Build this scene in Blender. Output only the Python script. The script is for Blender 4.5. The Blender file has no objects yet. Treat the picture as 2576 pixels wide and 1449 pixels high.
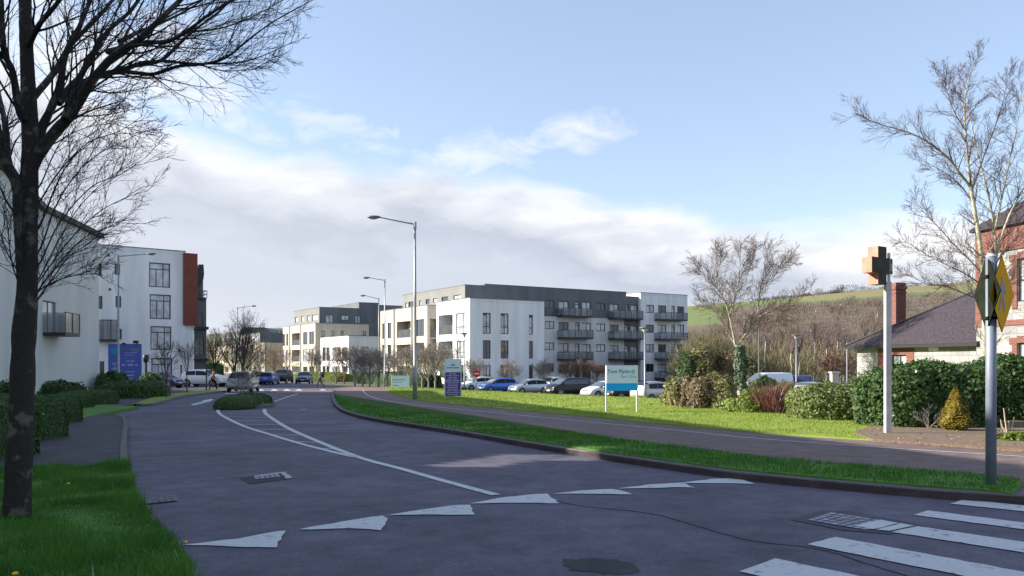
import bpy, bmesh, math, random
import numpy as np
from mathutils import Vector, Matrix
random.seed(7); RNG = np.random.default_rng(7)
S = bpy.context.scene; COL = S.collection
# ------------------------------------------------------------------ camera
CAMH = 1.55; SL = .012; F = 2059.5; CX = 1288.; HY = 910.
cd = bpy.data.cameras.new('camera'); cam = bpy.data.objects.new('camera', cd); COL.objects.link(cam)
cam.location = (0, 0, CAMH); cam.rotation_euler = (math.radians(90), 0, 0)
cd.sensor_width = 36; cd.lens = 36*F/2576; cd.shift_y = (HY-724.5)/2576; cd.clip_end = 6000; cd.clip_start = .1
S.camera = cam
# ------------------------------------------------------------------ sun, sky, exposure
SUN_EL = 25.3; SUN_X, SUN_Y = -1., .06
sd = Vector((SUN_X, SUN_Y, 0)).normalized()*math.cos(math.radians(SUN_EL)); sd.z = math.sin(math.radians(SUN_EL))
sl = bpy.data.lights.new('sun', 'SUN'); sl.energy = 5.; sl.angle = math.radians(.5); sl.color = (1, .93, .82)
so = bpy.data.objects.new('sun', sl); COL.objects.link(so); so.rotation_euler = sd.to_track_quat('Z', 'Y').to_euler()
S.view_settings.view_transform = 'Standard'; S.view_settings.look = 'None'; S.view_settings.gamma = 1; S.view_settings.exposure = 1.08
W = bpy.data.worlds.new('World'); S.world = W; W.use_nodes = True
nt = W.node_tree; nt.nodes.clear(); N = nt.nodes.new; L = nt.links.new
def mth(op, a, b=None, c=None, clamp=False):
    n = N('ShaderNodeMath'); n.operation = op; n.use_clamp = clamp
    for i, v in enumerate((a, b, c)):
        if v is None: continue
        if isinstance(v, (int, float)): n.inputs[i].default_value = v
        else: L(v, n.inputs[i])
    return n.outputs[0]
tc = N('ShaderNodeTexCoord'); sx = N('ShaderNodeSeparateXYZ'); L(tc.outputs['Generated'], sx.inputs[0])
az = mth('ARCTAN2', sx.outputs[0], sx.outputs[1])
el = mth('DIVIDE', sx.outputs[2], mth('SQRT', mth('ADD', mth('MULTIPLY', sx.outputs[0], sx.outputs[0]), mth('MULTIPLY', sx.outputs[1], sx.outputs[1]))))
def noise(vec, sc, det=6, rough=.55, dist=0.):
    n = N('ShaderNodeTexNoise'); n.inputs['Scale'].default_value = sc; n.inputs['Detail'].default_value = det
    n.inputs['Roughness'].default_value = rough; n.inputs['Distortion'].default_value = dist; L(vec, n.inputs['Vector']); return n.outputs['Fac']
def flat_map(sx_, sz_, off=0.):
    c = N('ShaderNodeCombineXYZ'); L(mth('MULTIPLY', az, sx_), c.inputs[0]); L(mth('MULTIPLY', el, sz_), c.inputs[1]); c.inputs[2].default_value = off; return c.outputs[0]
fc = N('ShaderNodeFloatCurve')
cv = fc.mapping.curves[0]
pts = [(-3.1, .30), (-1.2, .36), (-.75, .36), (-.56, .33), (-.46, .305), (-.414, .290), (-.35, .272), (-.278, .252), (-.18, .243), (-.091, .243), (0, .231), (.10, .213), (.197, .190), (.32, .168), (.437, .168), (.6, .155), (1.0, .12), (3.1, .25)]
for i, (a_, e_) in enumerate(pts):
    X_, Y_ = (a_+3.2)/6.4, e_
    if i == 0: cv.points[0].location = (X_, Y_)
    elif i == len(pts)-1: cv.points[-1].location = (X_, Y_)
    else: cv.points.new(X_, Y_)
fc.mapping.update()
L(mth('DIVIDE', mth('ADD', az, 3.2), 6.4), fc.inputs['Value'])
eb = fc.outputs[0]
n1 = noise(flat_map(5, 9), 1.5, 8, .55, .5); n2 = noise(flat_map(6, 11, 3), 2.2, 8, .6, .6); n3 = noise(flat_map(2.2, 6, 7), 1.6, 4, .5, .3)
edge = mth('ADD', eb, mth('MULTIPLY', mth('SUBTRACT', n1, .5), .085))
mask = mth('DIVIDE', mth('SUBTRACT', edge, el), .038, clamp=True)
mask = mth('MULTIPLY', mth('MULTIPLY', mask, mask), mth('SUBTRACT', 3., mth('MULTIPLY', mask, 2.)))
# small wisps above the bank
def bump2(a0, e0, ra, re):
    da = mth('DIVIDE', mth('SUBTRACT', az, a0), ra); de = mth('DIVIDE', mth('SUBTRACT', el, e0), re)
    return mth('SUBTRACT', 1., mth('ADD', mth('MULTIPLY', da, da), mth('MULTIPLY', de, de)), clamp=True)
w1 = bump2(-.035, .252, .11, .055); w2 = bump2(.085, .283, .075, .038); w4 = bump2(-.20, .275, .16, .05); w3 = bump2(-.52, .335, .30, .10)
ws = mth('ADD', mth('MAXIMUM', mth('MAXIMUM', w1, w2), mth('MULTIPLY', w4, .6)), mth('MULTIPLY', w3, 1.2))
wisp = mth('MULTIPLY', mth('ADD', mth('MULTIPLY', ws, .34), mth('SUBTRACT', n2, .66)), 2.4, clamp=True)
wisp = mth('MULTIPLY', wisp, mth('MULTIPLY', ws, 6., clamp=True))
mask = mth('MAXIMUM', mask, wisp)
n5 = noise(flat_map(7, 16, 11), 1.8, 6, .55, .5)
depth = mth('ADD', mth('DIVIDE', mth('SUBTRACT', edge, el), .17), mth('ADD', mth('MULTIPLY', mth('SUBTRACT', n3, .5), 1.0), mth('MULTIPLY', mth('SUBTRACT', n5, .5), .55)), clamp=True)
rp = N('ShaderNodeValToRGB'); L(depth, rp.inputs[0])
r = rp.color_ramp; r.elements[0].position = 0; r.elements[0].color = (1.0, 1.0, 1.0, 1); r.elements[1].position = 1; r.elements[1].color = (.62, .67, .77, 1)
for p_, c_ in ((.15, (.98, .98, 1.)), (.30, (.78, .81, .88)), (.58, (.54, .59, .70)), (.82, (.63, .68, .79))):
    e_ = r.elements.new(p_); e_.color = (*c_, 1)
# brighter cloud towards the sun side (left)
side = mth('MULTIPLY', mth('ADD', az, -.05), -1.1, clamp=True)
mixL = N('ShaderNodeMix'); mixL.data_type = 'RGBA'; L(mth('MULTIPLY', side, .30), mixL.inputs[0]); L(rp.outputs[0], mixL.inputs[6]); mixL.inputs[7].default_value = (.92, .93, .97, 1)
hb = N('ShaderNodeMix'); hb.data_type = 'RGBA'
L(mth('MULTIPLY', mth('SUBTRACT', 1., mth('DIVIDE', el, .085), clamp=True), .75), hb.inputs[0]); L(mixL.outputs[2], hb.inputs[6]); hb.inputs[7].default_value = (.80, .83, .88, 1)
SKY = .112
vs = N('ShaderNodeVectorMath'); vs.operation = 'SCALE'; L(hb.outputs[2], vs.inputs[0]); vs.inputs['Scale'].default_value = .52/SKY
sky = N('ShaderNodeTexSky'); sky.sky_type = 'NISHITA'; sky.sun_disc = False; sky.sun_elevation = math.radians(SUN_EL)
sky.sun_rotation = math.atan2(SUN_X, SUN_Y); sky.air_density = 1.; sky.dust_density = .6; sky.ozone_density = 1.6; sky.altitude = 20
tint = N('ShaderNodeMix'); tint.data_type = 'RGBA'; tint.blend_type = 'MULTIPLY'; tint.inputs[0].default_value = 1; L(sky.outputs[0], tint.inputs[6]); tint.inputs[7].default_value = (1.06, 1.0, 1.04, 1)
pal = N('ShaderNodeMix'); pal.data_type = 'RGBA'; pal.inputs[0].default_value = .27; L(tint.outputs[2], pal.inputs[6]); pal.inputs[7].default_value = (.37/SKY, .43/SKY, .48/SKY, 1)
mx = N('ShaderNodeMix'); mx.data_type = 'RGBA'; L(mask, mx.inputs[0]); L(pal.outputs[2], mx.inputs[6]); L(vs.outputs[0], mx.inputs[7])
bg = N('ShaderNodeBackground'); bg.inputs[1].default_value = SKY; L(mx.outputs[2], bg.inputs[0])
wo = N('ShaderNodeOutputWorld'); L(bg.outputs[0], wo.inputs[0])
S.cycles.max_bounces = 5; S.cycles.diffuse_bounces = 3; S.cycles.glossy_bounces = 2; S.cycles.transmission_bounces = 3; S.cycles.transparent_max_bounces = 4
S.cycles.sample_clamp_indirect = 5
try: S.cycles.use_denoising = True
except Exception: pass
# ------------------------------------------------------------------ geometry of the site
def sstep(t): t = max(0., min(1., t)); return t*t*(3-2*t)
def base(y): return -SL*max(-60., min(95., y))
def dcp(x, y): return (x-10.1)*.853 + (y-62.4)*.522      # signed distance past the lawn / car park line
def G(x, y):
    t = sstep((dcp(x, y)+13)/12.)
    return base(y)*(1-t) + (-1.6)*t
def gp(u, v, off=0.):
    k = (v-HY)/F; s = (u-CX)/F; lo, hi = 2., 600.
    for _ in range(50):
        m = (lo+hi)/2
        if (CAMH-G(s*m, m)-off)/m > k: lo = m
        else: hi = m
    return (s*lo, lo)
def gl(pts, off=0.): return [gp(u, v, off) for u, v in pts]
def at(u, Y): return ((u-CX)/F*Y, Y)
def zat(v, Y): return CAMH+(HY-v)/F*Y
def smooth(P, n=5):
    out = []; P = [Vector(p) for p in P]
    for i in range(len(P)-1):
        a = P[max(i-1, 0)]; b = P[i]; c = P[i+1]; d = P[min(i+2, len(P)-1)]
        for k in range(n):
            t = k/n
            out.append(tuple(.5*((2*b)+(c-a)*t+(2*a-5*b+4*c-d)*t*t+(3*b-a-3*c+d)*t**3)))
    out.append(tuple(P[-1])); return out
# ------------------------------------------------------------------ materials
MATS = {}
def mat(name, col, rough=.8, metal=0., spec=.5, col2=None, nscale=5., detail=4, bump=0., bscale=40., vs_=None, alpha=None, emit=None, coat=0., ramp=(.35, .65), coords='Object', island=None, trans=0.):
    if name in MATS: return MATS[name]
    m = bpy.data.materials.new(name); m.use_nodes = True; t = m.node_tree; b = t.nodes['Principled BSDF']
    b.inputs['Base Color'].default_value = (*col, 1); b.inputs['Roughness'].default_value = rough; b.inputs['Metallic'].default_value = metal
    b.inputs['Specular IOR Level'].default_value = spec; b.inputs['Coat Weight'].default_value = coat; b.inputs['Coat Roughness'].default_value = .08
    if emit: b.inputs['Emission Color'].default_value = (*emit[:3], 1); b.inputs['Emission Strength'].default_value = emit[3]
    tcn = t.nodes.new('ShaderNodeTexCoord'); last = None
    if col2 is not None:
        nz = t.nodes.new('ShaderNodeTexNoise'); nz.inputs['Scale'].default_value = nscale; nz.inputs['Detail'].default_value = detail; mpn = t.nodes.new('ShaderNodeMapping'); mpn.inputs['Scale'].default_value = vs_ or (1, 1, 1); t.links.new(tcn.outputs[coords], mpn.inputs[0]); t.links.new(mpn.outputs[0], nz.inputs['Vector'])
        rr = t.nodes.new('ShaderNodeValToRGB'); rr.color_ramp.elements[0].position = ramp[0]; rr.color_ramp.elements[1].position = ramp[1]
        rr.color_ramp.elements[0].color = (*col, 1); rr.color_ramp.elements[1].color = (*col2, 1); t.links.new(nz.outputs['Fac'], rr.inputs[0]); last = rr.outputs[0]
    if island is not None:
        g = t.nodes.new('ShaderNodeNewGeometry'); r2 = t.nodes.new('ShaderNodeValToRGB'); t.links.new(g.outputs['Random Per Island'], r2.inputs[0])
        cr = r2.color_ramp
        for i, c in enumerate(island):
            p = i/(len(island)-1)
            e = cr.elements[0] if i == 0 else (cr.elements[1] if i == len(island)-1 else cr.elements.new(p)); e.position = p; e.color = (*c, 1)
        if last is None: last = r2.outputs[0]
        else:
            mxn = t.nodes.new('ShaderNodeMix'); mxn.data_type = 'RGBA'; mxn.inputs[0].default_value = .6; t.links.new(last, mxn.inputs[6]); t.links.new(r2.outputs[0], mxn.inputs[7]); last = mxn.outputs[2]
    if last is not None: t.links.new(last, b.inputs['Base Color'])
    if bump:
        n2_ = t.nodes.new('ShaderNodeTexNoise'); n2_.inputs['Scale'].default_value = bscale; n2_.inputs['Detail'].default_value = 5; t.links.new(tcn.outputs[coords], n2_.inputs['Vector'])
        bp = t.nodes.new('ShaderNodeBump'); bp.inputs['Strength'].default_value = bump; bp.inputs['Distance'].default_value = .02; t.links.new(n2_.outputs['Fac'], bp.inputs['Height']); t.links.new(bp.outputs[0], b.inputs['Normal'])
    if trans > 0:
        tr = t.nodes.new('ShaderNodeBsdfTranslucent'); ms = t.nodes.new('ShaderNodeMixShader'); ms.inputs[0].default_value = trans
        if last is not None: t.links.new(last, tr.inputs[0])
        else: tr.inputs[0].default_value = (*col, 1)
        out = t.nodes['Material Output']; t.links.new(b.outputs[0], ms.inputs[1]); t.links.new(tr.outputs[0], ms.inputs[2]); t.links.new(ms.outputs[0], out.inputs[0])
    if alpha is not None: b.inputs['Alpha'].default_value = alpha
    MATS[name] = m; return m
# ------------------------------------------------------------------ object helpers
def tag(o, label=None, cat=None, group=None, kind=None):
    if label: o['label'] = label
    if cat: o['category'] = cat
    if group: o['group'] = group
    if kind: o['kind'] = kind
    return o
def thing(name, label, cat, loc=(0, 0, 0), rz=0., group=None):
    o = bpy.data.objects.new(name, None); COL.objects.link(o); o.location = loc; o.rotation_euler = (0, 0, rz); o.empty_display_size = .3
    return tag(o, label, cat, group)
class MB:
    """collects shapes and links them as one mesh"""
    def __init__(s): s.v = []; s.f = []; s.mi = []; s.cur = 0; s.smooth = False; s.n = 0
    def verts(s, vs): i = len(s.v); s.v.extend([tuple(p) for p in vs]); return i
    def face(s, idx): s.f.append(tuple(idx)); s.mi.append(s.cur)
    def quad(s, a, b, c, d): i = s.verts((a, b, c, d)); s.face((i, i+1, i+2, i+3))
    def poly(s, ps): i = s.verts(ps); s.face(range(i, i+len(ps)))
    def box(s, c, size, rz=0., M=None):
        hx, hy, hz = size[0]/2, size[1]/2, size[2]/2; ca, sa = math.cos(rz), math.sin(rz); vs = []
        for z in (-hz, hz):
            for x, y in ((-hx, -hy), (hx, -hy), (hx, hy), (-hx, hy)):
                p = (c[0]+x*ca-y*sa, c[1]+x*sa+y*ca, c[2]+z)
                if M: p = M @ Vector((x, y, z)) + Vector(c)
                vs.append(p)
        i = s.verts(vs)
        for f in ((0, 3, 2, 1), (4, 5, 6, 7), (0, 1, 5, 4), (1, 2, 6, 5), (2, 3, 7, 6), (3, 0, 4, 7)): s.face([i+k for k in f])
    def prism(s, pts, z0, z1, cap=True):
        n = len(pts); i = s.verts([(p[0], p[1], z0) for p in pts]+[(p[0], p[1], z1) for p in pts])
        for k in range(n): s.face((i+k, i+(k+1) % n, i+n+(k+1) % n, i+n+k))
        if cap: s.face([i+n+k for k in range(n)]); s.face([i+n-1-k for k in range(n)])
    def tube(s, P, R, k=6, caps=True):
        P = [Vector(p) for p in P]; n = len(P)
        if isinstance(R, (int, float)): R = [R]*n
        ref = Vector((0, 0, 1)); d0 = (P[1]-P[0]).normalized()
        if abs(d0.dot(ref)) > .9: ref = Vector((1, 0, 0))
        rings = []
        for j in range(n):
            d = (P[min(j+1, n-1)]-P[max(j-1, 0)])
            if d.length < 1e-9: d = d0
            d.normalize(); a = d.cross(ref)
            if a.length < 1e-4: a = d.cross(Vector((0, 1, 0)))
            a.normalize(); b = d.cross(a); r_ = R[j]
            rings.append(s.verts([P[j]+(a*math.cos(2*math.pi*q/k)+b*math.sin(2*math.pi*q/k))*r_ for q in range(k)]))
        for j in range(n-1):
            A, B = rings[j], rings[j+1]
            for q in range(k): s.face((A+q, A+(q+1) % k, B+(q+1) % k, B+q))
        if caps: s.face([rings[0]+k-1-q for q in range(k)]); s.face([rings[-1]+q for q in range(k)])
    def ball(s, c, r_, seg=10, rings=6, M=None):
        vs = []
        if isinstance(r_, (int, float)): r_ = (r_, r_, r_)
        for j in range(rings+1):
            th = math.pi*j/rings
            for q in range(seg):
                ph = 2*math.pi*q/seg; p = Vector((r_[0]*math.sin(th)*math.cos(ph), r_[1]*math.sin(th)*math.sin(ph), r_[2]*math.cos(th)))
                if M: p = M @ p
                vs.append(p+Vector(c))
        i = s.verts(vs)
        for j in range(rings):
            for q in range(seg): s.face((i+j*seg+q, i+(j+1)*seg+q, i+(j+1)*seg+(q+1) % seg, i+j*seg+(q+1) % seg))
    def build(s, name, m, parent=None, smooth=False, loc=None, **kw):
        me = bpy.data.meshes.new(name); me.from_pydata(s.v, [], s.f)
        ms = m if isinstance(m, (list, tuple)) else [m]
        for q in ms: me.materials.append(q)
        if len(ms) > 1: me.polygons.foreach_set('material_index', s.mi)
        if smooth: me.polygons.foreach_set('use_smooth', [True]*len(me.polygons))
        me.update(); o = bpy.data.objects.new(name, me); COL.objects.link(o)
        if parent: o.parent = parent
        if loc: o.location = loc
        if kw: tag(o, **kw)
        return o
def raw_mesh(name, V, Fc, m, parent=None, smooth=False):
    """numpy mesh; Fc is (n,k)"""
    me = bpy.data.meshes.new(name); n, k = Fc.shape
    me.vertices.add(len(V)); me.vertices.foreach_set('co', V.astype(np.float32).ravel())
    me.loops.add(n*k); me.loops.foreach_set('vertex_index', Fc.astype(np.int32).ravel())
    me.polygons.add(n); me.polygons.foreach_set('loop_start', np.arange(0, n*k, k, dtype=np.int32))
    if smooth: me.polygons.foreach_set('use_smooth', np.ones(n, dtype=bool))
    me.update(calc_edges=True)
    for q in (m if isinstance(m, (list, tuple)) else [m]): me.materials.append(q)
    o = bpy.data.objects.new(name, me); COL.objects.link(o)
    if parent: o.parent = parent
    return o
def copy_tree(o, parent=None):
    c = o.copy(); COL.objects.link(c); c.parent = parent
    for ch in [q for q in bpy.data.objects if q.parent == o]: copy_tree(ch, c)
    return c
def sheet(name, poly, off, m, cell=4., skirt=0., kind='structure', parent=None, z0=None, **kw):
    bm = bmesh.new(); vs = [bm.verts.new((p[0], p[1], 0)) for p in poly]; bm.faces.new(vs)
    bmesh.ops.triangulate(bm, faces=bm.faces[:])
    xs = [p[0] for p in poly]; ys = [p[1] for p in poly]
    for ax, lo, hi in ((0, min(xs), max(xs)), (1, min(ys), max(ys))):
        k = math.ceil(lo/cell)*cell
        while k < hi:
            co = (k, 0, 0) if ax == 0 else (0, k, 0); no = (1, 0, 0) if ax == 0 else (0, 1, 0)
            bmesh.ops.bisect_plane(bm, geom=bm.verts[:]+bm.edges[:]+bm.faces[:], plane_co=co, plane_no=no, dist=1e-5); k += cell
    for f in bm.faces:
        if f.normal.z < 0: f.normal_flip()
    for v in bm.verts: v.co.z = G(v.co.x, v.co.y)+off
    if skirt:
        be = [e for e in bm.edges if e.is_boundary]; r_ = bmesh.ops.extrude_edge_only(bm, edges=be)
        for g in r_['geom']:
            if isinstance(g, bmesh.types.BMVert): g.co.z -= skirt
    me = bpy.data.meshes.new(name); bm.to_mesh(me); bm.free(); me.materials.append(m)
    o = bpy.data.objects.new(name, me); COL.objects.link(o); o.parent = parent
    tag(o, kind=kind, **kw); return o
def ribbon_poly(P, w):
    """polygon of constant width w along polyline P (2D)"""
    Lh, Rh = [], []
    for i, p in enumerate(P):
        a = Vector(P[max(i-1, 0)][:2]); b = Vector(P[min(i+1, len(P)-1)][:2]); d = (b-a).normalized(); n = Vector((-d.y, d.x))
        Lh.append((p[0]+n.x*w/2, p[1]+n.y*w/2)); Rh.append((p[0]-n.x*w/2, p[1]-n.y*w/2))
    return Lh, Rh
def ribbon(name, P, w, off, m, mb=None, **kw):
    Lh, Rh = ribbon_poly(P, w); b = mb or MB()
    for i in range(len(P)-1):
        b.quad(*[(q[0], q[1], G(q[0], q[1])+off) for q in (Rh[i], Rh[i+1], Lh[i+1], Lh[i])])
    if mb is None: return b.build(name, m, kind='structure', **kw)
def kerb(name, P, w, h, m, side=1, drop=.1):
    """P = outer (road) edge; kerb lies to the left of the direction if side=1"""
    b = MB(); n = len(P); inner = []
    for i, p in enumerate(P):
        a = Vector(P[max(i-1, 0)][:2]); c = Vector(P[min(i+1, n-1)][:2]); d = (c-a).normalized(); nn = Vector((-d.y, d.x))*side
        inner.append((p[0]+nn.x*w, p[1]+nn.y*w))
    for i in range(n-1):
        p, q, r_, s_ = P[i], P[i+1], inner[i+1], inner[i]
        z = lambda k, o: (k[0], k[1], G(k[0], k[1])+o)
        c1 = tuple(p[k]*.9+s_[k]*.1 for k in (0, 1)); c2 = tuple(q[k]*.9+r_[k]*.1 for k in (0, 1))
        b.quad(z(p, -drop), z(q, -drop), z(q, h-.02), z(p, h-.02)); b.quad(z(p, h-.02), z(q, h-.02), z(c2, h), z(c1, h)); b.quad(z(c1, h), z(c2, h), z(r_, h), z(s_, h)); b.quad(z(s_, h), z(r_, h), z(r_, -drop), z(s_, -drop))
    return b.build(name, m, kind='structure'), inner
# ------------------------------------------------------------------ ground, road, verges
def asphalt(name, c1, c2, c3, speck=.35):
    m = bpy.data.materials.new(name); m.use_nodes = True; t = m.node_tree; b = t.nodes['Principled BSDF']; b.inputs['Roughness'].default_value = .82
    b.inputs['Specular IOR Level'].default_value = .35
    tcn = t.nodes.new('ShaderNodeTexCoord')
    def nz(sc, det, rough=.5):
        n = t.nodes.new('ShaderNodeTexNoise'); n.inputs['Scale'].default_value = sc; n.inputs['Detail'].default_value = det; n.inputs['Roughness'].default_value = rough; t.links.new(tcn.outputs['Object'], n.inputs['Vector']); return n.outputs['Fac']
    def ramp(f, st):
        r_ = t.nodes.new('ShaderNodeValToRGB'); t.links.new(f, r_.inputs[0])
        for i, (p, c) in enumerate(st):
            e = r_.color_ramp.elements[i] if i < 2 else r_.color_ramp.elements.new(p); e.position = p; e.color = (*c, 1)
        return r_.outputs[0]
    a = ramp(nz(.35, 5, .6), ((.33, c1), (.68, c2)))
    a2 = ramp(nz(2.3, 6, .7), ((.33, (.68, .68, .70)), (.68, (1.22, 1.22, 1.22))))
    fine = ramp(nz(55, 3, .7), ((.35, (.66, .66, .66)), (.66, (1.35, 1.35, 1.35))))
    vo = t.nodes.new('ShaderNodeTexVoronoi'); vo.inputs['Scale'].default_value = 9; t.links.new(tcn.outputs['Object'], vo.inputs['Vector'])
    sp = ramp(vo.outputs['Distance'], ((.055, (1, 1, 1)), (.10, (0, 0, 0))))
    sp2 = ramp(vo.outputs['Color'], ((.72, (0, 0, 0)), (.76, (1, 1, 1))))
    def mul(x, y, ty='MULTIPLY', fac=1.):
        k = t.nodes.new('ShaderNodeMix'); k.data_type = 'RGBA'; k.blend_type = ty; k.inputs[0].default_value = fac
        t.links.new(x, k.inputs[6]); t.links.new(y, k.inputs[7]) if not isinstance(y, tuple) else setattr(k.inputs[7], 'default_value', (*y, 1)); return k
    x = mul(mul(a, a2).outputs[2], fine, fac=.9).outputs[2]
    spm = mul(sp, sp2).outputs[2]
    k = mul(x, tuple(c3), 'MIX'); bw = t.nodes.new('ShaderNodeMath'); bw.operation = 'MULTIPLY'; t.links.new(spm, bw.inputs[0]); bw.inputs[1].default_value = speck; t.links.new(bw.outputs[0], k.inputs[0])
    t.links.new(k.outputs[2], b.inputs['Base Color'])
    bp = t.nodes.new('ShaderNodeBump'); bp.inputs['Strength'].default_value = .5; bp.inputs['Distance'].default_value = .01; t.links.new(nz(90, 3, .7), bp.inputs['Height']); t.links.new(bp.outputs[0], b.inputs['Normal'])
    return m
M_road = asphalt('asphalt', (.080, .071, .100), (.140, .127, .168), (.36, .35, .40), .6)
M_path = asphalt('path_asphalt', (.15, .105, .098), (.185, .132, .122), (.2, .19, .2), .15)
M_pave = asphalt('pavement_asphalt', (.052, .048, .058), (.066, .061, .074), (.15, .15, .16), .2)
M_red = asphalt('red_crossing', (.17, .105, .095), (.23, .15, .13), (.3, .25, .24), .2)
M_park = asphalt('car_park_asphalt', (.10, .098, .10), (.13, .128, .13), (.22, .22, .22), .2)
M_kerb = mat('kerb_concrete', (.10, .092, .10), .9, col2=(.19, .175, .17), nscale=3, bump=.3, bscale=30, island=[(.09, .085, .09), (.15, .14, .14), (.19, .17, .16), (.11, .10, .11)])
M_grass = mat('grass_soil', (.06, .165, .014), .95, col2=(.095, .22, .022), nscale=.9, detail=7, bump=.6, bscale=25)
M_lawn = mat('lawn', (.17, .24, .024), .95, col2=(.23, .30, .038), nscale=.6, detail=8, bump=.8, bscale=18)
M_far = mat('far_ground', (.07, .085, .03), .95, col2=(.10, .10, .05), nscale=.05, detail=6)
M_mulch = mat('mulch', (.12, .075, .05), .95, col2=(.21, .15, .105), nscale=18, detail=6, bump=1., bscale=40)
def paint(name, c, wear=.45, sc=7.):
    m = mat(name, c, .7); t = m.node_tree; b = t.nodes['Principled BSDF']; tcn = t.nodes.new('ShaderNodeTexCoord')
    n = t.nodes.new('ShaderNodeTexNoise'); n.inputs['Scale'].default_value = sc; n.inputs['Detail'].default_value = 9; n.inputs['Roughness'].default_value = .75; t.links.new(tcn.outputs['Object'], n.inputs['Vector'])
    r_ = t.nodes.new('ShaderNodeValToRGB'); r_.color_ramp.elements[0].position = wear-.12; r_.color_ramp.elements[0].color = (.10, .095, .115, 1); r_.color_ramp.elements[1].position = wear; r_.color_ramp.elements[1].color = (*c, 1)
    e = r_.color_ramp.elements.new(min(.98, wear+.2)); e.color = (c[0]*.82, c[1]*.84, c[2]*.86, 1)
    t.links.new(n.outputs['Fac'], r_.inputs[0]); t.links.new(r_.outputs[0], b.inputs['Base Color']); return m
M_white = paint('road_paint', (.56, .57, .58), .45); M_worn = paint('worn_paint', (.40, .40, .44), .44, 5.)
# one sheet to the horizon
b = MB(); nx = [-3000, -1200, -500, -200, -90]+list(range(-60, 100, 4))+[140, 250, 500, 1200, 3000]; ny = [-400, -100, -60]+list(range(-40, 100, 4))+[130, 200, 500, 1200, 4500]
iv = b.verts([(x, y, G(x, y)-.05 - (0 if -60 <= x <= 96 and -40 <= y <= 96 else .02)) for y in ny for x in nx])
for j in range(len(ny)-1):
    for i in range(len(nx)-1):
        k = iv+j*len(nx)+i; b.face((k, k+1, k+1+len(nx), k+len(nx)))
b.build('ground', M_far, kind='structure')
KR = [(838, 985), (834, 996), (835, 1008), (842, 1023), (865, 1040), (938, 1060), (1135, 1092), (1339, 1128), (1476, 1150.5), (1732, 1190), (1860, 1207.5), (2074, 1229.5), (2330, 1253), (2501, 1265), (2576, 1270)]
kr = smooth(gl(KR)); kr += [(kr[-1][0]+4, kr[-1][1]-.25), (kr[-1][0]+14, kr[-1][1]-1.2)]
VU = [(838, 984), (842, 993), (865, 1008.5), (938, 1025), (1083.6, 1045), (1229, 1066.8), (1302, 1077), (1476, 1097), (1732, 1130), (1945, 1155.7), (2202, 1177), (2458, 1197), (2569, 1213)]
vu = smooth(gl(VU, .1))
LW = [(966, 974.4), (975, 982), (992, 993), (1047, 1006), (1107, 1014.5), (1476, 1048.8), (1647, 1066), (1903, 1089.5), (2193, 1108.8), (2372, 1119.4), (2576, 1134)]
lw = smooth(gl(LW, .1)); lw += [(lw[-1][0]+5, lw[-1][1]-.4), (lw[-1][0]+30, lw[-1][1]-2)]
lawn_edge = lw
# asphalt everywhere between the left plots and the lawn
road_poly = [(-42, 2.2), (-42, 128), (-8, 128), (-2, 108), (-4.9, 87), (0, 79.6), (4.3, 72.2), (10.1, 62.4), (16, 52), (16, 26), (24, 12), (24, -14), (-6, -14), (-14, 2.2)]
sheet('road', road_poly, 0, M_road)
# shared path slab (raised), verge, lawn
path_poly = [p for p in kr if True]+[(lw[-1][0], kr[-1][1]-1), ]+lw[::-1]+gl([(940, 968.5), (880, 969.5), (845, 974)], .08)
path_poly = kr + lw[::-1] + gl([(935, 972), (880, 973), (845, 977)], .08)
sheet('path', path_poly, .1, M_path, skirt=.14)
kerb('kerb', kr, .16, .112, M_kerb, side=1)
verge_in = [p for p in kr if p[0] < gp(2500, 1265)[0]]
Lk, Rk = ribbon_poly(verge_in, .32); inner_k = Lk
vpoly = inner_k + gl([(2545, 1246), (2569, 1226)], .1) + vu[::-1]
verge = sheet('grass_verge', vpoly, .135, M_grass, skirt=.1)
car_line = [(10.1, 62.4), (4.3, 72.2), (0, 79.6), (-4.9, 87.2)]
lawn_poly = lw + [(40, -10), (90, -10), (90, 40), (30, 29.9)] + car_line + gl([(1040, 972), (985, 972.5)], .1)
sheet('lawn', lawn_poly, .13, M_lawn, cell=2., skirt=.3)
cp = [(-4.9, 87.4), (0, 79.8), (4.3, 72.4), (10.1, 62.6), (30, 30.1), (90, 40), (110, 100), (60, 160), (-4, 112)]
sheet('car_park', cp, .02, M_park, cell=8.)
# car park kerb
kerb('kerb', [(30, 30.1)]+[(10.1, 62.4), (4.3, 72.2), (0, 79.6), (-4.9, 87.2)], .14, .14, mat('pale_kerb', (.34, .33, .32), .9), side=1)
# soil bed
bed = smooth(gl([(2196, 1106), (2150, 1085), (2230, 1062), (2400, 1050), (2560, 1045), (2700, 1055), (2800, 1150), (2576, 1132), (2372, 1117.5), (2196, 1106)], .15), 3)[:-1]
sheet('soil_bed', bed, .165, M_mulch, cell=1., skirt=.06)
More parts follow.
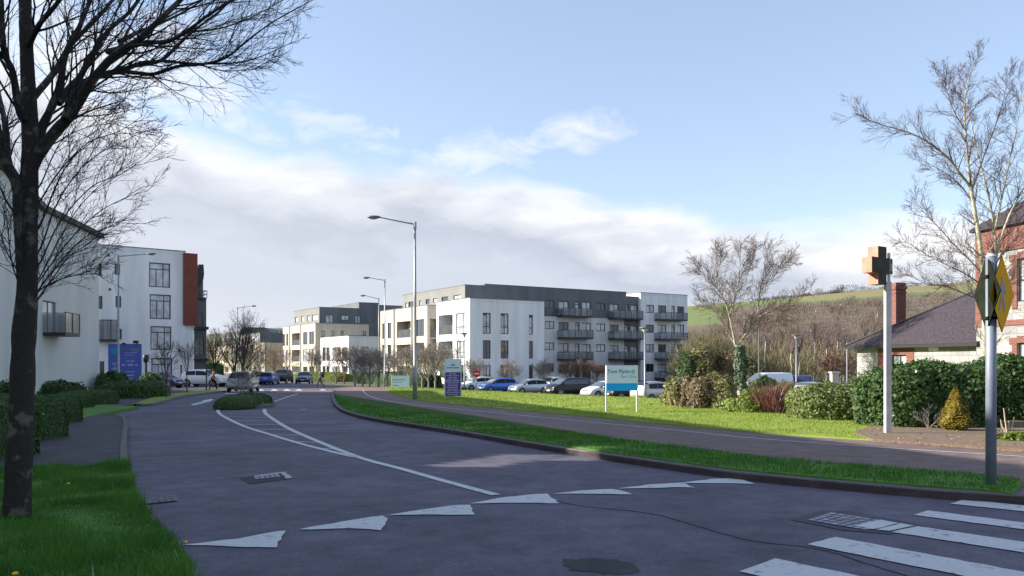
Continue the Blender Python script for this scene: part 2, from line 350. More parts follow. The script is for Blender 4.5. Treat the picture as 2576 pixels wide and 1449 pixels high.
# left: pavement, foreground grass, left verge
KL = [(482, 1449), (434, 1382), (387, 1329), (352, 1273), (332, 1205), (322, 1164), (320, 1115), (322.5, 1080), (318, 1060), (306, 1051.5), (285, 1048.5), (250, 1047)]
kl = gl(KL); kl = [(kl[0][0]+2.6, kl[0][1]-4.5), (kl[0][0]+.55, kl[0][1]-1.1)]+kl; kl = smooth(kl)
kl.append((-34, kl[-1][1]+.6))
pv_poly = kl + [(-34, 2), (-14, -14), (2, -14), ] 
sheet('pavement', pv_poly, .09, M_pave, skirt=.12)
kerb('kerb', kl, .12, .105, M_kerb, side=1)
Lk2, Rk2 = ribbon_poly(kl, .24)
FG = [(0, 1187), (84, 1182), (140, 1175), (225, 1178), (260, 1165), (304, 1159)]
fg = gl(FG, .1)
kin = [p for p in ribbon_poly(kl, .03)[0] if p[1] < gp(310, 1162)[1]]
fg_poly = [(-9.5, fg[0][1]-.3)]+fg+kin[::-1]+[(-9.5, -1)]
sheet('grass_foreground', fg_poly, .12, M_grass, cell=2., skirt=.06)
# left far pavement with its strip of grass and kerb, side street
VL = [(325, 1021), (388, 1020.5), (457, 1001), (520, 992), (563, 986.6), (580, 983)]
vl = smooth(gl(VL)); 
kerb('kerb', vl, .16, .11, M_kerb, side=1)
up = gl([(570, 981.5), (492, 983.5), (397, 996), (331, 1018)], .1)
Lv, Rv = ribbon_poly(vl, .32)
sheet('grass_verge', Lv+up, .12, M_lawn, cell=4., skirt=.12)
lp = gl([(331, 1018.5), (397, 996.5), (492, 984), (575, 980)], .1)
sheet('pavement', [(-34, gp(325, 1022)[1]-.5)]+lp+[(-29, 84), (-48, 74)], .085, M_pave, skirt=.12)
# plots by the left buildings
sheet('grass_plot', [(-12.3, 16), (-12.6, 22), (-15.5, 34), (-24, 41), (-27, 58), (-60, 62), (-60, 3), (-11.8, 3)], .11, M_grass, cell=4., skirt=.12)
# red table crossing
cross = gl([(566, 985), (640, 983.5), (842, 981), (890, 972.5)])
sheet('crossing', gl([(690, 991), (838, 991), (843, 983), (700, 984.5)]), .03, M_red, skirt=.03)
sheet('crossing', [(p[0], p[1]) for p in gl([(843, 990), (905, 990), (985, 989), (968, 974.5), (880, 974)], .1)], .106, M_red)
# ---- markings
mk = MB()
def line(px, w, off=.008, mb=None): ribbon(None, smooth(gl(px), 4), w, off, None, mb=mb)
def rag(pts, amp=.012, st=.12):
    out = []
    for i, p in enumerate(pts):
        q = pts[(i+1) % len(pts)]; d = math.hypot(q[0]-p[0], q[1]-p[1]); n = max(1, int(d/st))
        for k in range(n):
            t = k/n; a_ = amp if 0 < k else 0; out.append((p[0]+(q[0]-p[0])*t+random.uniform(-a_, a_), p[1]+(q[1]-p[1])*t+random.uniform(-a_, a_)))
    return out
def poly_mark(mb, pts, off=.008, z=0.):
    mb.poly([(p[0], p[1], G(p[0], p[1])+off) for p in (rag(pts, .02) if pts[0][1] < 30 else pts)])
a = MB(); line([(548, 1029), (549, 1036), (558.5, 1045.5), (609.6, 1070.9), (682.5, 1094.5), (755.4, 1116.5), (846.6, 1140), (894, 1150.3)], .13, mb=a); a.build('road_marking', M_white, kind='structure')
a = MB(); line([(665, 1029), (666, 1035), (671.6, 1043.5), (719, 1074.5), (791.8, 1107.5), (901, 1150.5), (1010.6, 1180.4), (1120, 1211.5), (1247.6, 1246)], .14, mb=a); a.build('road_marking', M_white, kind='structure')
def left_of(v):   # hatch bar ends on the two curves
    def ip(c):
        for (u0, v0), (u1, v1) in zip(c, c[1:]):
            if v0 <= v <= v1: return u0+(u1-u0)*(v-v0)/(v1-v0)
    return ip([(548, 1029), (558.5, 1045.5), (609.6, 1070.9), (682.5, 1094.5), (755.4, 1116.5), (846.6, 1140), (894, 1150.3)]), ip([(665, 1029), (671.6, 1043.5), (719, 1074.5), (791.8, 1107.5), (901, 1150.5)])
a = MB()
for v0 in (1035, 1041, 1049, 1058, 1068, 1080, 1094, 1112, 1129):
    l_, _ = left_of(v0); _, r_ = left_of(min(v0+3, 1149)); 
    p, q = gp(l_+3, v0), gp(r_-2, v0+1.5); ribbon(None, [p, q], .13, .007, None, mb=a)
a.build('road_marking', M_worn, kind='structure')
a = MB(); line([(683, 1013), (720, 1000), (763, 986.5)], .11, mb=a); line([(722, 1021), (760, 1020)], .25, mb=a) if False else None; a.build('road_marking', M_white, kind='structure')
a = MB(); line([(914, 985.5), (917, 992), (930.4, 1001), (974, 1013.5), (1083.6, 1028.5), (1266, 1048), (1476, 1070), (1689, 1091.7), (1903, 1115), (2202, 1138.7), (2576, 1164)], .075, .108, mb=a)
P_ = gp(2576, 1164, .1); ribbon(None, [P_, (P_[0]+6, P_[1]-1)], .08, .108, None, mb=a); a.build('road_marking', M_white, kind='structure')
TRI = [[(455, 1372.5), (600, 1357), (700, 1338), (720, 1337), (708, 1352), (697, 1379.5), (650, 1378.5), (520, 1374)],
 [(752, 1333.5), (860, 1314), (962, 1298.6), (975, 1306), (958, 1336), (880, 1331), (815, 1333)],
 [(974, 1298), (1060, 1284), (1150, 1272), (1184, 1271.5), (1195, 1296.5), (1130, 1297), (1060, 1296)],
 [(1182, 1268), (1270, 1252), (1345, 1244.5), (1377, 1243.4), (1408, 1267.5), (1300, 1266.5)],
 [(1390, 1243.5), (1465, 1235), (1540, 1231.5), (1560, 1235), (1591, 1245), (1500, 1244)],
 [(1555, 1230.5), (1640, 1219.5), (1715, 1215.5), (1749, 1228), (1690, 1227), (1645, 1229)],
 [(1711, 1216.5), (1790, 1206), (1847, 1204.5), (1870, 1208), (1899, 1218.5), (1830, 1217)]]
a = MB()
for T in TRI: poly_mark(a, [gp(*p) for p in T], .009)
a.build('road_marking', M_white, kind='structure')
a = MB()
def stripe(mb, p, lv=14.):
    pts = [gp(*q) for q in p]; mb.poly([(x, y, G(x, y)+.009) for x, y in pts])
def zeb(l1, l2, r1, r2, ext=6.):
    a1, a2, b1, b2 = gp(*l1), gp(*l2), gp(*r1), gp(*r2)
    e1 = Vector(b1)-Vector(a1); e2 = Vector(b2)-Vector(a2); d = (e1.normalized()+e2.normalized()).normalized()
    w = abs((Vector(a2)-Vector(a1)).cross(d) if False else (a2[0]-a1[0])*d.y-(a2[1]-a1[1])*d.x)
    P = [a1, (a1[0]+d.x*ext, a1[1]+d.y*ext), (a2[0]+d.x*ext, a2[1]+d.y*ext), a2]
    a.poly([(x, y, G(x, y)+.009) for x, y in rag(P, .009)][::-1])
zeb((2425, 1258), (2390, 1268.5), (2576, 1271.9), (2576, 1290))
zeb((2334, 1286), (2298, 1297), (2576, 1314.5), (2576, 1336))
zeb((2308, 1326), (2243, 1340), (2576, 1362.5), (2576, 1396))
zeb((2104, 1353), (2031, 1371.5), (2576, 1433), (2374, 1449))
zeb((1950, 1407), (1860, 1440), (2152, 1449), (1900, 1449.5))
a.build('road_marking', M_white, kind='structure')
# far yield triangles, arrow and bike symbol
a = MB()
for u in (655, 690, 722, 752, 812): poly_mark(a, gl([(u-11, 984), (u+11, 983.6), (u+2, 978.8), (u-3, 979)]), .012)
poly_mark(a, gl([(566, 992), (600, 991), (600, 989), (566, 989.5)]), .01)
a.build('road_marking', M_worn, kind='structure')
a = MB(); poly_mark(a, gl([(478, 1018), (513, 1010), (508, 1008), (534, 1003.5), (536, 1006), (529, 1010), (520, 1012), (489, 1020)]), .01); a.build('road_marking', M_white, kind='structure')
a = MB()
for q in ([(925, 1023), (945, 1021), (950, 1023), (930, 1025)], [(950, 1020.5), (968, 1020), (982, 1023), (965, 1023.5)], [(735, 1028), (790, 1025), (795, 1028), (740, 1031)][:0] or [(755, 1024), (772, 1023.3), (772, 1024.6), (755, 1025.3)]):
    poly_mark(a, [gp(u, v, .1) for u, v in q], .108 if q[0][0] > 900 else .01)
a.build('road_marking', M_worn, kind='structure')
# parking bay lines on the left
a = MB(); 
for q in ([(520, 979), (548, 971)], [(575, 985), (650, 976)]): ribbon(None, gl(q), .1, .1, None, mb=a)
a.build('road_marking', M_worn, kind='structure')
# seam and patches
M_crack = mat('crack', (.025, .023, .028), .95); a = MB(); cr = smooth(gl([(1400, 1262), (1476, 1275), (1640, 1293), (1790, 1335), (1900, 1362), (2060, 1382), (2200, 1425), (2300, 1455)]), 6)
for i in range(1, len(cr)-1): cr[i] = (cr[i][0]+random.uniform(-.012, .012), cr[i][1]+random.uniform(-.012, .012))
ribbon(None, cr, .022, .004, None, mb=a); a.build('road_seam', M_crack, kind='structure')
M_patch = asphalt('asphalt_patch', (.035, .032, .037), (.055, .05, .058), (.12, .12, .12), .1)
sheet('road_patch', rag(gl([(1415, 1409), (1500, 1405), (1560, 1413), (1600, 1425), (1606, 1440), (1520, 1446), (1430, 1436)]), .05, .07), .004, M_patch)
# manholes and drain
M_iron = mat('cast_iron', (.17, .17, .21), .6, .1, col2=(.36, .36, .42), nscale=9); M_dark = mat('dark_gap', (.015, .015, .018), .9); M_conc = mat('manhole_concrete', (.22, .22, .25), .9, col2=(.12, .115, .13), nscale=12)
def quadmesh(name, px, off, m, parent=None, th=.004):
    b_ = MB(); P = gl(px); b_.poly([(x, y, G(x, y)+off) for x, y in P]); return b_.build(name, m, parent)
def manhole(label, outer, inner, cells, m_frame):
    c = gp(*[sum(q[i] for q in outer)/len(outer) for i in (0, 1)]); r_ = thing('manhole_cover', label, 'manhole cover')
    quadmesh('frame', outer, .006, m_frame, r_); P = [Vector(p) for p in gl(inner)]; b_ = MB(); nx_, ny_ = cells
    for i in range(nx_):
        for j in range(ny_):
            def bl(s_, t_): q = P[0]*(1-s_)*(1-t_)+P[1]*s_*(1-t_)+P[2]*s_*t_+P[3]*(1-s_)*t_; return (q.x, q.y, G(q.x, q.y)+.014)
            g = .1; b_.quad(bl((i+g)/nx_, (j+g)/ny_), bl((i+1-g)/nx_, (j+g)/ny_), bl((i+1-g)/nx_, (j+1-g)/ny_), bl((i+g)/nx_, (j+1-g)/ny_))
    b_.build('cover', M_iron, r_); return r_
manhole('rectangular manhole cover in a dark sunken patch in the left lane', [(604, 1203), (628, 1218.5), (737, 1204), (716, 1189)], [(640, 1208), (708, 1201), (700, 1193), (640, 1199)], (5, 3), M_patch)
a = MB(); poly_mark(a, gl([(638, 1199), (690, 1191), (716, 1188.5), (737, 1204), (722, 1206), (706, 1192), (690, 1194), (640, 1202)]), .012); a.build('road_marking', M_worn, kind='structure')
manhole('large gridded manhole cover beside the end of a zebra stripe', [(1985, 1308), (2070, 1285), (2150, 1287), (2330, 1325), (2240, 1345), (2120, 1335)], [(2030, 1311), (2180, 1337), (2270, 1320), (2090, 1291)], (8, 5), asphalt('patch_around_cover', (.05, .047, .062), (.09, .083, .105), (.3, .3, .33), .5))
a = MB()
for q in ([(2150, 1326), (2196, 1335), (2258, 1319), (2215, 1311)], [(2203, 1336), (2238, 1339.5), (2300, 1326), (2266, 1320)]): poly_mark(a, gl(q), .016)
a.build('road_marking', M_white, kind='structure')
dr = thing('storm_drain', 'iron storm drain grate by the left kerb', 'drain'); quadmesh('drain_pit', [(368, 1260), (376, 1270), (442, 1263), (436, 1248)], .006, M_dark, dr)
b = MB()
for k in range(9):
    t_ = k/8; p, q = gp(371+66*t_, 1259.5-11*t_), gp(378+62*t_, 1269-6.5*t_); ribbon(None, [p, q], .03 if k % 4 else .07, .014, None, mb=b)
b.build('grate', mat('drain_iron', (.07, .068, .075), .7, col2=(.16, .15, .16), nscale=25), dr)
# raised planted island with its kerb
ic = [Vector(p) for p in gl([(551, 1027), (672, 1027), (690, 1015), (668, 1003), (600, 1000), (560, 1006)])]
isl = smooth([tuple(p) for p in ic]+[tuple(ic[0])], 4)[:-1]
sheet('kerb', isl, .13, M_kerb, skirt=.16)
cen = sum(ic, Vector((0, 0)))/len(ic); isl_in = [(cen.x+(p[0]-cen.x)*.9, cen.y+(p[1]-cen.y)*.93) for p in isl]
sheet('soil_bed', isl_in, .15, M_grass, skirt=.02)
# ------------------------------------------------------------------ buildings
M_wallw = mat('white_render', (.72, .72, .71), .85, col2=(.84, .84, .83), nscale=1.1, detail=8, vs_=(1, 1, .12), bump=.15, bscale=30)
M_wallc = mat('cream_render', (.50, .44, .34), .85, col2=(.58, .52, .41), nscale=.8, detail=8, vs_=(1, 1, .15), bump=.15, bscale=30)
M_wallg = mat('light_grey_render', (.54, .54, .54), .85, col2=(.64, .64, .63), nscale=1., vs_=(1, 1, .12), detail=7)
M_clad = mat('dark_grey_cladding', (.10, .112, .122), .6, col2=(.135, .148, .158), nscale=.8, vs_=(1, 1, .2))
M_clad2 = mat('grey_cladding', (.18, .18, .165), .7, col2=(.21, .21, .195), nscale=.5)
M_coping = mat('metal_coping', (.16, .17, .18), .5, .2)
M_frame = mat('window_frame_grey', (.045, .05, .055), .45)
M_glass = mat('window_glass', (.06, .07, .08), .06, 0., .9)
M_glassb = mat('window_glass_blind_sky', (.62, .64, .66), .12, 0., .8, col2=(.34, .36, .39), nscale=1.1, detail=2)  # pale base colour stands for blinds and for sky reflected in the panes
M_glassd = mat('window_glass_dark', (.02, .022, .022), .08, 0., .6)
M_glasst = mat('window_glass_curtain', (.30, .23, .15), .15, 0., .6, col2=(.10, .09, .07), nscale=1.4, detail=2)
M_balc = mat('balcony_panel', (.045, .05, .055), .3, .0, .6, col2=(.08, .085, .09), nscale=.9)
M_balcg = mat('balcony_glass', (.20, .23, .25), .08, .0, .8, alpha=.42)
M_rustc = mat('terracotta_panel', (.20, .045, .028), .7, col2=(.165, .038, .024), nscale=1.)
M_bar = mat('dark_metal', (.04, .042, .045), .5, .4)
M_roofd = mat('roof_membrane', (.12, .12, .12), .9)
class Face:
    """vertical wall plane: left end P0, direction d as seen from outside"""
    def __init__(s, P0, d, length=None):
        s.P = Vector(P0); s.d = Vector(d).normalized(); s.n = Vector((s.d.y, -s.d.x)); s.holes = []; s.len = length
    def t(s, u):
        k = (u-CX)/F; return (k*s.P.y-s.P.x)/(s.d.x-k*s.d.y)
    def Y(s, t): return s.P.y+s.d.y*t
    def z(s, u, v): return zat(v, s.Y(s.t(u)))
    def rect(s, u0, u1, v0, v1):
        um = (u0+u1)/2; return (s.t(u0), s.t(u1), s.z(um, v1), s.z(um, v0))
    def p(s, t, z, o=0.): q = s.P+s.d*t+s.n*o; return (q.x, q.y, z)
    def wall(s, mb, t0, t1, z0, z1, holes, mats=None):
        ts = sorted(set([t0, t1]+[min(max(h[i], t0), t1) for h in holes for i in (0, 1)])); zs = sorted(set([z0, z1]+[min(max(h[i], z0), z1) for h in holes for i in (2, 3)]))
        for a, b_ in zip(ts, ts[1:]):
            if b_-a < 1e-5: continue
            for c, d in zip(zs, zs[1:]):
                if d-c < 1e-5: continue
                m, k = (a+b_)/2, (c+d)/2
                if any(h[0] < m < h[1] and h[2] < k < h[3] for h in holes): continue
                mb.quad(s.p(a, c), s.p(b_, c), s.p(b_, d), s.p(a, d))
        for h in holes:
            dp = -h[4]; a, b_, c, d = h[:4]
            mb.quad(s.p(a, c), s.p(a, c, dp), s.p(a, d, dp), s.p(a, d)); mb.quad(s.p(b_, c, dp), s.p(b_, c), s.p(b_, d), s.p(b_, d, dp))
            mb.quad(s.p(a, d), s.p(a, d, dp), s.p(b_, d, dp), s.p(b_, d)); mb.quad(s.p(a, c, dp), s.p(a, c), s.p(b_, c), s.p(b_, c, dp))
            if h[4] > .5: mb.quad(s.p(a, c, dp), s.p(b_, c, dp), s.p(b_, d, dp), s.p(a, d, dp))
    def fbox(s, mb, t0, t1, z0, z1, o0, o1):
        P = [s.p(t, z, o) for z in (z0, z1) for (t, o) in ((t0, o1), (t1, o1), (t1, o0), (t0, o0))]; i = mb.verts(P)
        for f in ((0, 3, 2, 1), (4, 5, 6, 7), (0, 1, 5, 4), (1, 2, 6, 5), (2, 3, 7, 6), (3, 0, 4, 7)): mb.face([i+k for k in f])
    def window(s, root, h, cols=(.5,), rows=(), glass=None, fw=.07, dep=.1, name='window', sub='pane', sill=False, blocks=None):
        a, b_, c, d = h[:4]; f = MB(); o = -dep
        s.fbox(f, a, a+fw, c, d, o-.06, o); s.fbox(f, b_-fw, b_, c, d, o-.06, o); s.fbox(f, a+fw, b_-fw, d-fw, d, o-.06, o); s.fbox(f, a+fw, b_-fw, c, c+fw, o-.06, o)
        for q in cols: t_ = a+(b_-a)*q; s.fbox(f, t_-fw*.45, t_+fw*.45, c+fw, d-fw, o-.055, o-.004)
        for q in rows:
            z_ = c+(d-c)*q[0] if isinstance(q, tuple) else c+(d-c)*q; x0, x1 = (a+(b_-a)*q[1], a+(b_-a)*q[2]) if isinstance(q, tuple) else (a+fw, b_-fw)
            s.fbox(f, x0, x1, z_-fw*.45, z_+fw*.45, o-.05, o-.008)
        if blocks:
            for (x0, x1, y0, y1) in blocks: s.fbox(f, a+(b_-a)*x0, a+(b_-a)*x1, c+(d-c)*y0, c+(d-c)*y1, o-.05, o-.012)
        if sill: s.fbox(f, a-.05, b_+.05, c-.04, c-.002, -dep, .06)
        fo = f.build(name, M_frame, root); g = MB(); s.fbox(g, a+.02, b_-.02, c+.02, d-.02, o-.05, o-.035); g.build(sub, glass or M_glass, fo); return fo
    def balcony(s, root, t0, t1, z0, z1, out=1.4, o0=.003, clutter=True):
        f = MB(); s.fbox(f, t0, t1, z0, z0+.22, o0, out); fo = f.build('balcony', M_bar, root)
        r_ = MB(); s.fbox(r_, t0, t1, z0+.24, z1, out-.05, out-.02); s.fbox(r_, t0, t0+.03, z0+.24, z1, o0, out-.06); s.fbox(r_, t1-.03, t1, z0+.24, z1, o0, out-.06); r_.build('balustrade', M_balcg, fo)
        r_ = MB(); n = max(2, round((t1-t0)/1.1))
        for i in range(n+1): t_ = t0+.03+(t1-t0-.06)*i/n; s.fbox(r_, t_-.025, t_+.025, z0+.22, z1, out-.02, out+.02)
        s.fbox(r_, t0, t1, z1, z1+.05, out-.06, out+.01); r_.build('rail', M_bar, fo); return fo
def block(root, name, F1, t0, t1, depth, z0, z1, m, holes=(), left=None, right=None, cop=True, roofm=None):
    """box whose front is F1[t0..t1]; left/right: (Face, holes) for side faces built by the same rule"""
    b = MB(); F1.wall(b, t0, t1, z0, z1, [h for h in holes]); a0, a1 = F1.p(t0, 0), F1.p(t1, 0); b0, b1 = F1.p(t0, 0, -depth), F1.p(t1, 0, -depth)
    Lf = Face((b0[0], b0[1]), (a0[0]-b0[0], a0[1]-b0[1]), depth); Rf = Face((a1[0], a1[1]), (b1[0]-a1[0], b1[1]-a1[1]), depth); Bf = Face((b1[0], b1[1]), (b0[0]-b1[0], b0[1]-b1[1]))
    Lf.wall(b, 0, depth, z0, z1, left(Lf) if left else []); Rf.wall(b, 0, depth, z0, z1, right(Rf) if right else []); Bf.wall(b, 0, t1-t0, z0, z1, [])
    w = b.build(name, m, root); r_ = MB(); r_.prism([a0[:2], a1[:2], b1[:2], b0[:2]], z1-.32, z1-.30)
    r_.build('roof', roofm or M_roofd, root)
    if cop:
        c = MB(); h = .09
        for (Fq, L_) in ((F1, None), (Lf, depth), (Rf, depth), (Bf, t1-t0)):
            x0, x1 = (t0, t1) if Fq is F1 else (0, L_); Fq.fbox(c, x0+(.0 if Fq in (Lf, Rf) else -.05), x1-(.0 if Fq in (Lf, Rf) else -.05), z1+.002, z1+h, -.3, .05)
        c.build('coping', M_coping, root)
    return Lf, Rf
D2 = Vector((.85, .527)); D1 = Vector((-.527, .85)); ZB = -1.75
GB = lambda i: (M_glassb, M_glass, M_glassb, M_glassb, M_glass, M_glasst)[i % 6]
c4 = lambda x0, x1, y0, y1: (872.1+x0/4.001, 872.1+x1/4.001, 670.8+y0/4.001, 670.8+y1/4.001)
c5 = lambda x0, x1, y0, y1: (1308.1+x0/4.001, 1308.1+x1/4.001, 697.6+y0/4.001, 697.6+y1/4.001)
c3 = lambda x0, x1, y0, y1: (402.5+x0/4.235, 402.5+x1/4.235, 704.4+y0/4.235, 704.4+y1/4.235)
# ---- main apartment building
A = thing('apartment_building', 'large white and grey apartment building with dark top storey and balconies behind the car park', 'building', (-4.84, 94, -1.6))
A_parts = []
class Off:  # parts are built in world coordinates and re-based onto the root afterwards
    pass
Yc = 7.3*F/160; C0 = Vector(((1182-CX)/F*Yc, Yc)); ZT = 8.85
root = thing('tmp', '', '')
def rebase(tmp, real):
    for o in [q for q in bpy.data.objects if q.parent == tmp]: o.parent = real; o.location = Vector(o.location)-Vector(real.location)
    bpy.data.objects.remove(tmp)
FA = Face(C0, D2); LA = FA.t(1369)
wins = [(c4(1370, 1450, 465, 675), 2), (c4(1550, 1630, 470, 678), 2), (c4(1835, 1875, 485, 685), 1), (c4(1370, 1450, 740, 927), 2), (c4(1550, 1630, 743, 926), 2), (c4(1835, 1875, 748, 925), 1), (c4(1370, 1450, 990, 1150), 2), (c4(1550, 1630, 990, 1150), 2), (c4(1835, 1875, 990, 1150), 1)]
hs = [(*FA.rect(*w), .14) for w, _ in wins]
FB = Face(C0+D1*FA.len if FA.len else C0, -D1)
tB = Face(C0, D1).t(1098); FBl = [None]
lefth = []
def leftholes(Lf):
    FBl[0] = Lf
    for w, dpt in ((c4(925, 1068, 485, 685), 1.6), (c4(1100, 1197, 465, 678), .15), (c4(930, 1068, 750, 925), 1.6), (c4(1105, 1197, 745, 920), .15), (c4(935, 1068, 990, 1120), 1.6), (c4(1108, 1195, 990, 1120), .15)):
        lefth.append((*Lf.rect(*w), dpt))
    return lefth
Lf, Rf = block(root, 'white_wall', FA, 0, LA, tB, ZB, ZT, M_wallw, hs, left=leftholes)
gl_seq = [M_glassb, M_glassb, M_glassb, M_glass, M_glasst, M_glass, M_glassb, M_glasst, M_glassd]
for h, (w, n), g in zip(hs, wins, gl_seq):
    if n == 2: FA.window(root, h, cols=(.5,), rows=((.34, .04, .96),), glass=g, fw=.1, blocks=[(.0, .55, .88, 1.)] if h[3] > 6 else None)
    else: FA.window(root, h, cols=(), rows=(.34,), glass=g, fw=.1, blocks=[(.0, 1., .86, 1.)] if h[3] > 6 else None)
for i, h in enumerate(lefth):
    if h[4] > 1:
        a_, b_, c_, d_ = h[:4]; f = MB(); Lf.fbox(f, a_, b_, c_, c_+1.15, -.12, -.06); f.build('balustrade', M_balc, root)
        f = MB(); Lf.fbox(f, a_+.5, a_+2.1, c_, d_-.35, -h[4]+.005, -h[4]+.06); f.build('balcony_door', M_glassd, root)
    else: Lf.window(root, h, cols=(.33, .66), rows=(.34,), glass=(M_glassb, M_glassb, M_glass)[i//2], fw=.08)
# ---- cream block
Yk = 7.3*F/142; C1 = Vector(((1074.6-CX)/F*Yk, Yk)); FK = Face(C1, D2); dK = Face(C1, D1).t(957)
kh = []; kL = [None]
def kholes(Lf):
    kL[0] = Lf
    for x0, x1, l in ((358, 390, 0), (413, 450, 0), (505, 645, 1), (700, 780, 0)):
        for y0, y1 in (((570, 728) if x0 < 400 else (565, 722) if x0 < 500 else (550, 715) if x0 < 700 else (530, 700)), ((785, 930) if x0 < 700 else (765, 925)), (1000, 1110)):
            kh.append((*Lf.rect(*c4(x0, x1, y0, y1)), 1.5 if l else .14))
    return kh
kf = [(*FK.rect(*c4(*q)), 1.3) for q in ((838, 925, 525, 715), (838, 925, 725, 900), (838, 925, 985, 1100))]
KLf, _ = block(root, 'cream_wall', FK, 0, 14, dK, ZB, ZT, M_wallc, kf, left=kholes)
for i, h in enumerate(kh):
    if h[4] > 1:
        f = MB(); KLf.fbox(f, h[0], h[1], h[2], h[2]+1.1, -.12, -.07); f.build('balustrade', M_balc, root)
        f = MB(); KLf.fbox(f, h[0]+.7, h[0]+2.6, h[2], h[3]-.3, -h[4]+.005, -h[4]+.06); f.build('balcony_door', M_glassb, root)
    else: KLf.window(root, h, cols=(.5,) if h[1]-h[0] > 2 else (), rows=(), glass=(M_glass, M_glassd, M_glassb)[i % 3], fw=.08)
for h in kf: f = MB(); FK.fbox(f, h[0], h[1], h[2], h[2]+1.1, -.12, -.07); f.build('balustrade', M_balc, root)
for x in (480, 660):
    t_ = KLf.t(872.1+x/4.001); f = MB(); f.tube([KLf.p(t_, ZB, .07), KLf.p(t_, ZT, .07)], .06, 6); f.build('downpipe', M_bar, root)
# ---- long wing, penthouse and end block share one facade plane
Yp = 10.3*F/193; CP = Vector(((1169.5-CX)/F*Yp, Yp)); FW = Face(CP, D2)
tA, tB_, tC, tD, tE = 0, FW.t(1220.7), FW.t(1570), FW.t(1605.6), FW.t(1723.2); t575 = FW.t(1575.6)
ZW = 12.1; ZS = 8.0
dP = Face(CP, D1).t(1013); ph = []; pL = [None]
def pholes(Lf):
    for x0, x1, y0, y1 in ((590, 615, 362, 410), (622, 672, 352, 405), (730, 750, 340, 390), (795, 835, 327, 375), (870, 910, 318, 362), (955, 1020, 302, 345), (1075, 1150, 285, 327)): ph.append((*Lf.rect(*c4(x0, x1, y0, y1)), .12))
    return ph
PLf, _ = block(root, 'penthouse_wall', FW, 0, tB_, dP, ZT-.3, 11.85, M_clad2, [], left=pholes)
f = MB(); FW.fbox(f, 0, tB_, ZT-.3, 11.84, .004, .05); f.build('cladding', M_clad, root)  # darker front sheet carries the shade; side wall keeps a lighter sunlit tone
for i, h in enumerate(ph): PLf.window(root, h, cols=(.5,) if h[1]-h[0] > 2 else (), glass=(M_glassb, M_glass)[i % 2], fw=.08)
cols = [(250, 345), (388, 490), (552, 600), (625, 712), (765, 858), (903, 992), (1052, 1095), (1115, 1183)]
top = {0: (232, 309), 1: (240, 385), 2: (243, 400), 3: (248, 402), 4: (258, 335), 5: (268, 410), 6: (272, 415), 7: (278, 415)}
wh = []
for r_ in range(4):
    for c_ in range(8):
        x0, x1 = cols[c_]; y0, y1 = top[c_]; dy = (0, 210, 424, 638)[r_] - (0, 2, 8, 14)[r_]*(c_ > 3)
        if c_ in (1, 5): y1 = y0+92
        if r_ == 3: y1 = y0+(86 if c_ in (0, 1, 4, 5) else 150)
        wh.append(((*FW.rect(*c5(x0, x1, y0+dy, y1+dy)), .13), r_, c_))
upper = [h for h, r_, c_ in wh if r_ == 0]; low = [h for h, r_, c_ in wh if r_ > 0 and c_ < 6]; lowd = [h for h, r_, c_ in wh if r_ > 0 and c_ >= 6]
def fixz(h, z0, z1): return (h[0], h[1], max(h[2], z0+.02), min(h[3], z1-.02), h[4])
ZS = 8.05
b = MB(); FW.wall(b, tB_, t575, ZS, ZW, [fixz(h, ZS, ZW) for h in upper if h[1] < t575]); FW.wall(b, t575, tD, ZS, 11.46, [fixz(h, ZS, 11.4) for h in upper if h[0] > t575-.5 and h[1] > t575])
FW.wall(b, tC, tD, ZB, ZS, [fixz(h, ZB, ZS) for h in lowd]); b.build('dark_wall', M_clad, root)
b = MB(); FW.wall(b, 0, tC, ZB, ZS, [fixz(h, ZB, ZS) for h in low]); b.build('grey_wall', M_wallg, root)
# mass behind the facade
b = MB()
Bk = Face(FW.p(t575, 0, -16)[:2], -D2); Bk.wall(b, 0, t575-tB_, ZB, ZW, [])
Sd = Face(FW.p(tB_, 0, -dP)[:2], -D1); Sd = Face(FW.p(tB_, 0, -16)[:2], tuple(-D1)); Sd.wall(b, 0, 16, 8.6, ZW, []); Sd2 = Face(FW.p(t575, 0)[:2], tuple(D1)); Sd2.wall(b, 0, 16, 11.46, ZW, []); b.build('rear_wall', M_clad, root)
b = MB(); q = [FW.p(tB_, 0, -.02)[:2], FW.p(t575, 0, -.02)[:2], FW.p(t575, 0, -16)[:2], FW.p(tB_, 0, -16)[:2]]; b.prism(q, ZW-.25, ZW-.02)
q = [FW.p(t575+.02, 0, -.02)[:2], FW.p(tD-.02, 0, -.02)[:2], FW.p(tD-.02, 0, -14)[:2], FW.p(t575+.02, 0, -14)[:2]]; b.prism(q, 11.2, 11.44)
q = [FW.p(0, 0, -.3)[:2], FW.p(tB_, 0, -.3)[:2], FW.p(tB_, 0, -dP)[:2], FW.p(0, 0, -dP)[:2]]; b.prism(q, ZB, ZT-.31); b.build('roof', M_roofd, root)
c = MB(); FW.fbox(c, tB_-.05, t575+.05, ZW+.002, ZW+.09, -.3, .05); FW.fbox(c, t575+.055, tD, 11.463, 11.55, -.3, .05); c.build('coping', M_coping, root)
for h, r_, c_ in wh:
    g = M_glassb if r_ < 3 else M_glasst
    if (r_*3+c_*5) % 4 == 0: g = M_glass
    if c_ in (2, 6): FW.window(root, h, cols=(), rows=(.8,), glass=M_glassb if r_ < 3 else M_glassd, fw=.14, name='balcony_door')
    else: FW.window(root, h, cols=(.55,), rows=(), glass=g, fw=.11)
for r_, (y0, y1) in enumerate(((318, 405), (535, 622), (752, 835))):
    a_ = FW.rect(*c5(375, 680, y0, y1)); FW.balcony(root, *a_)
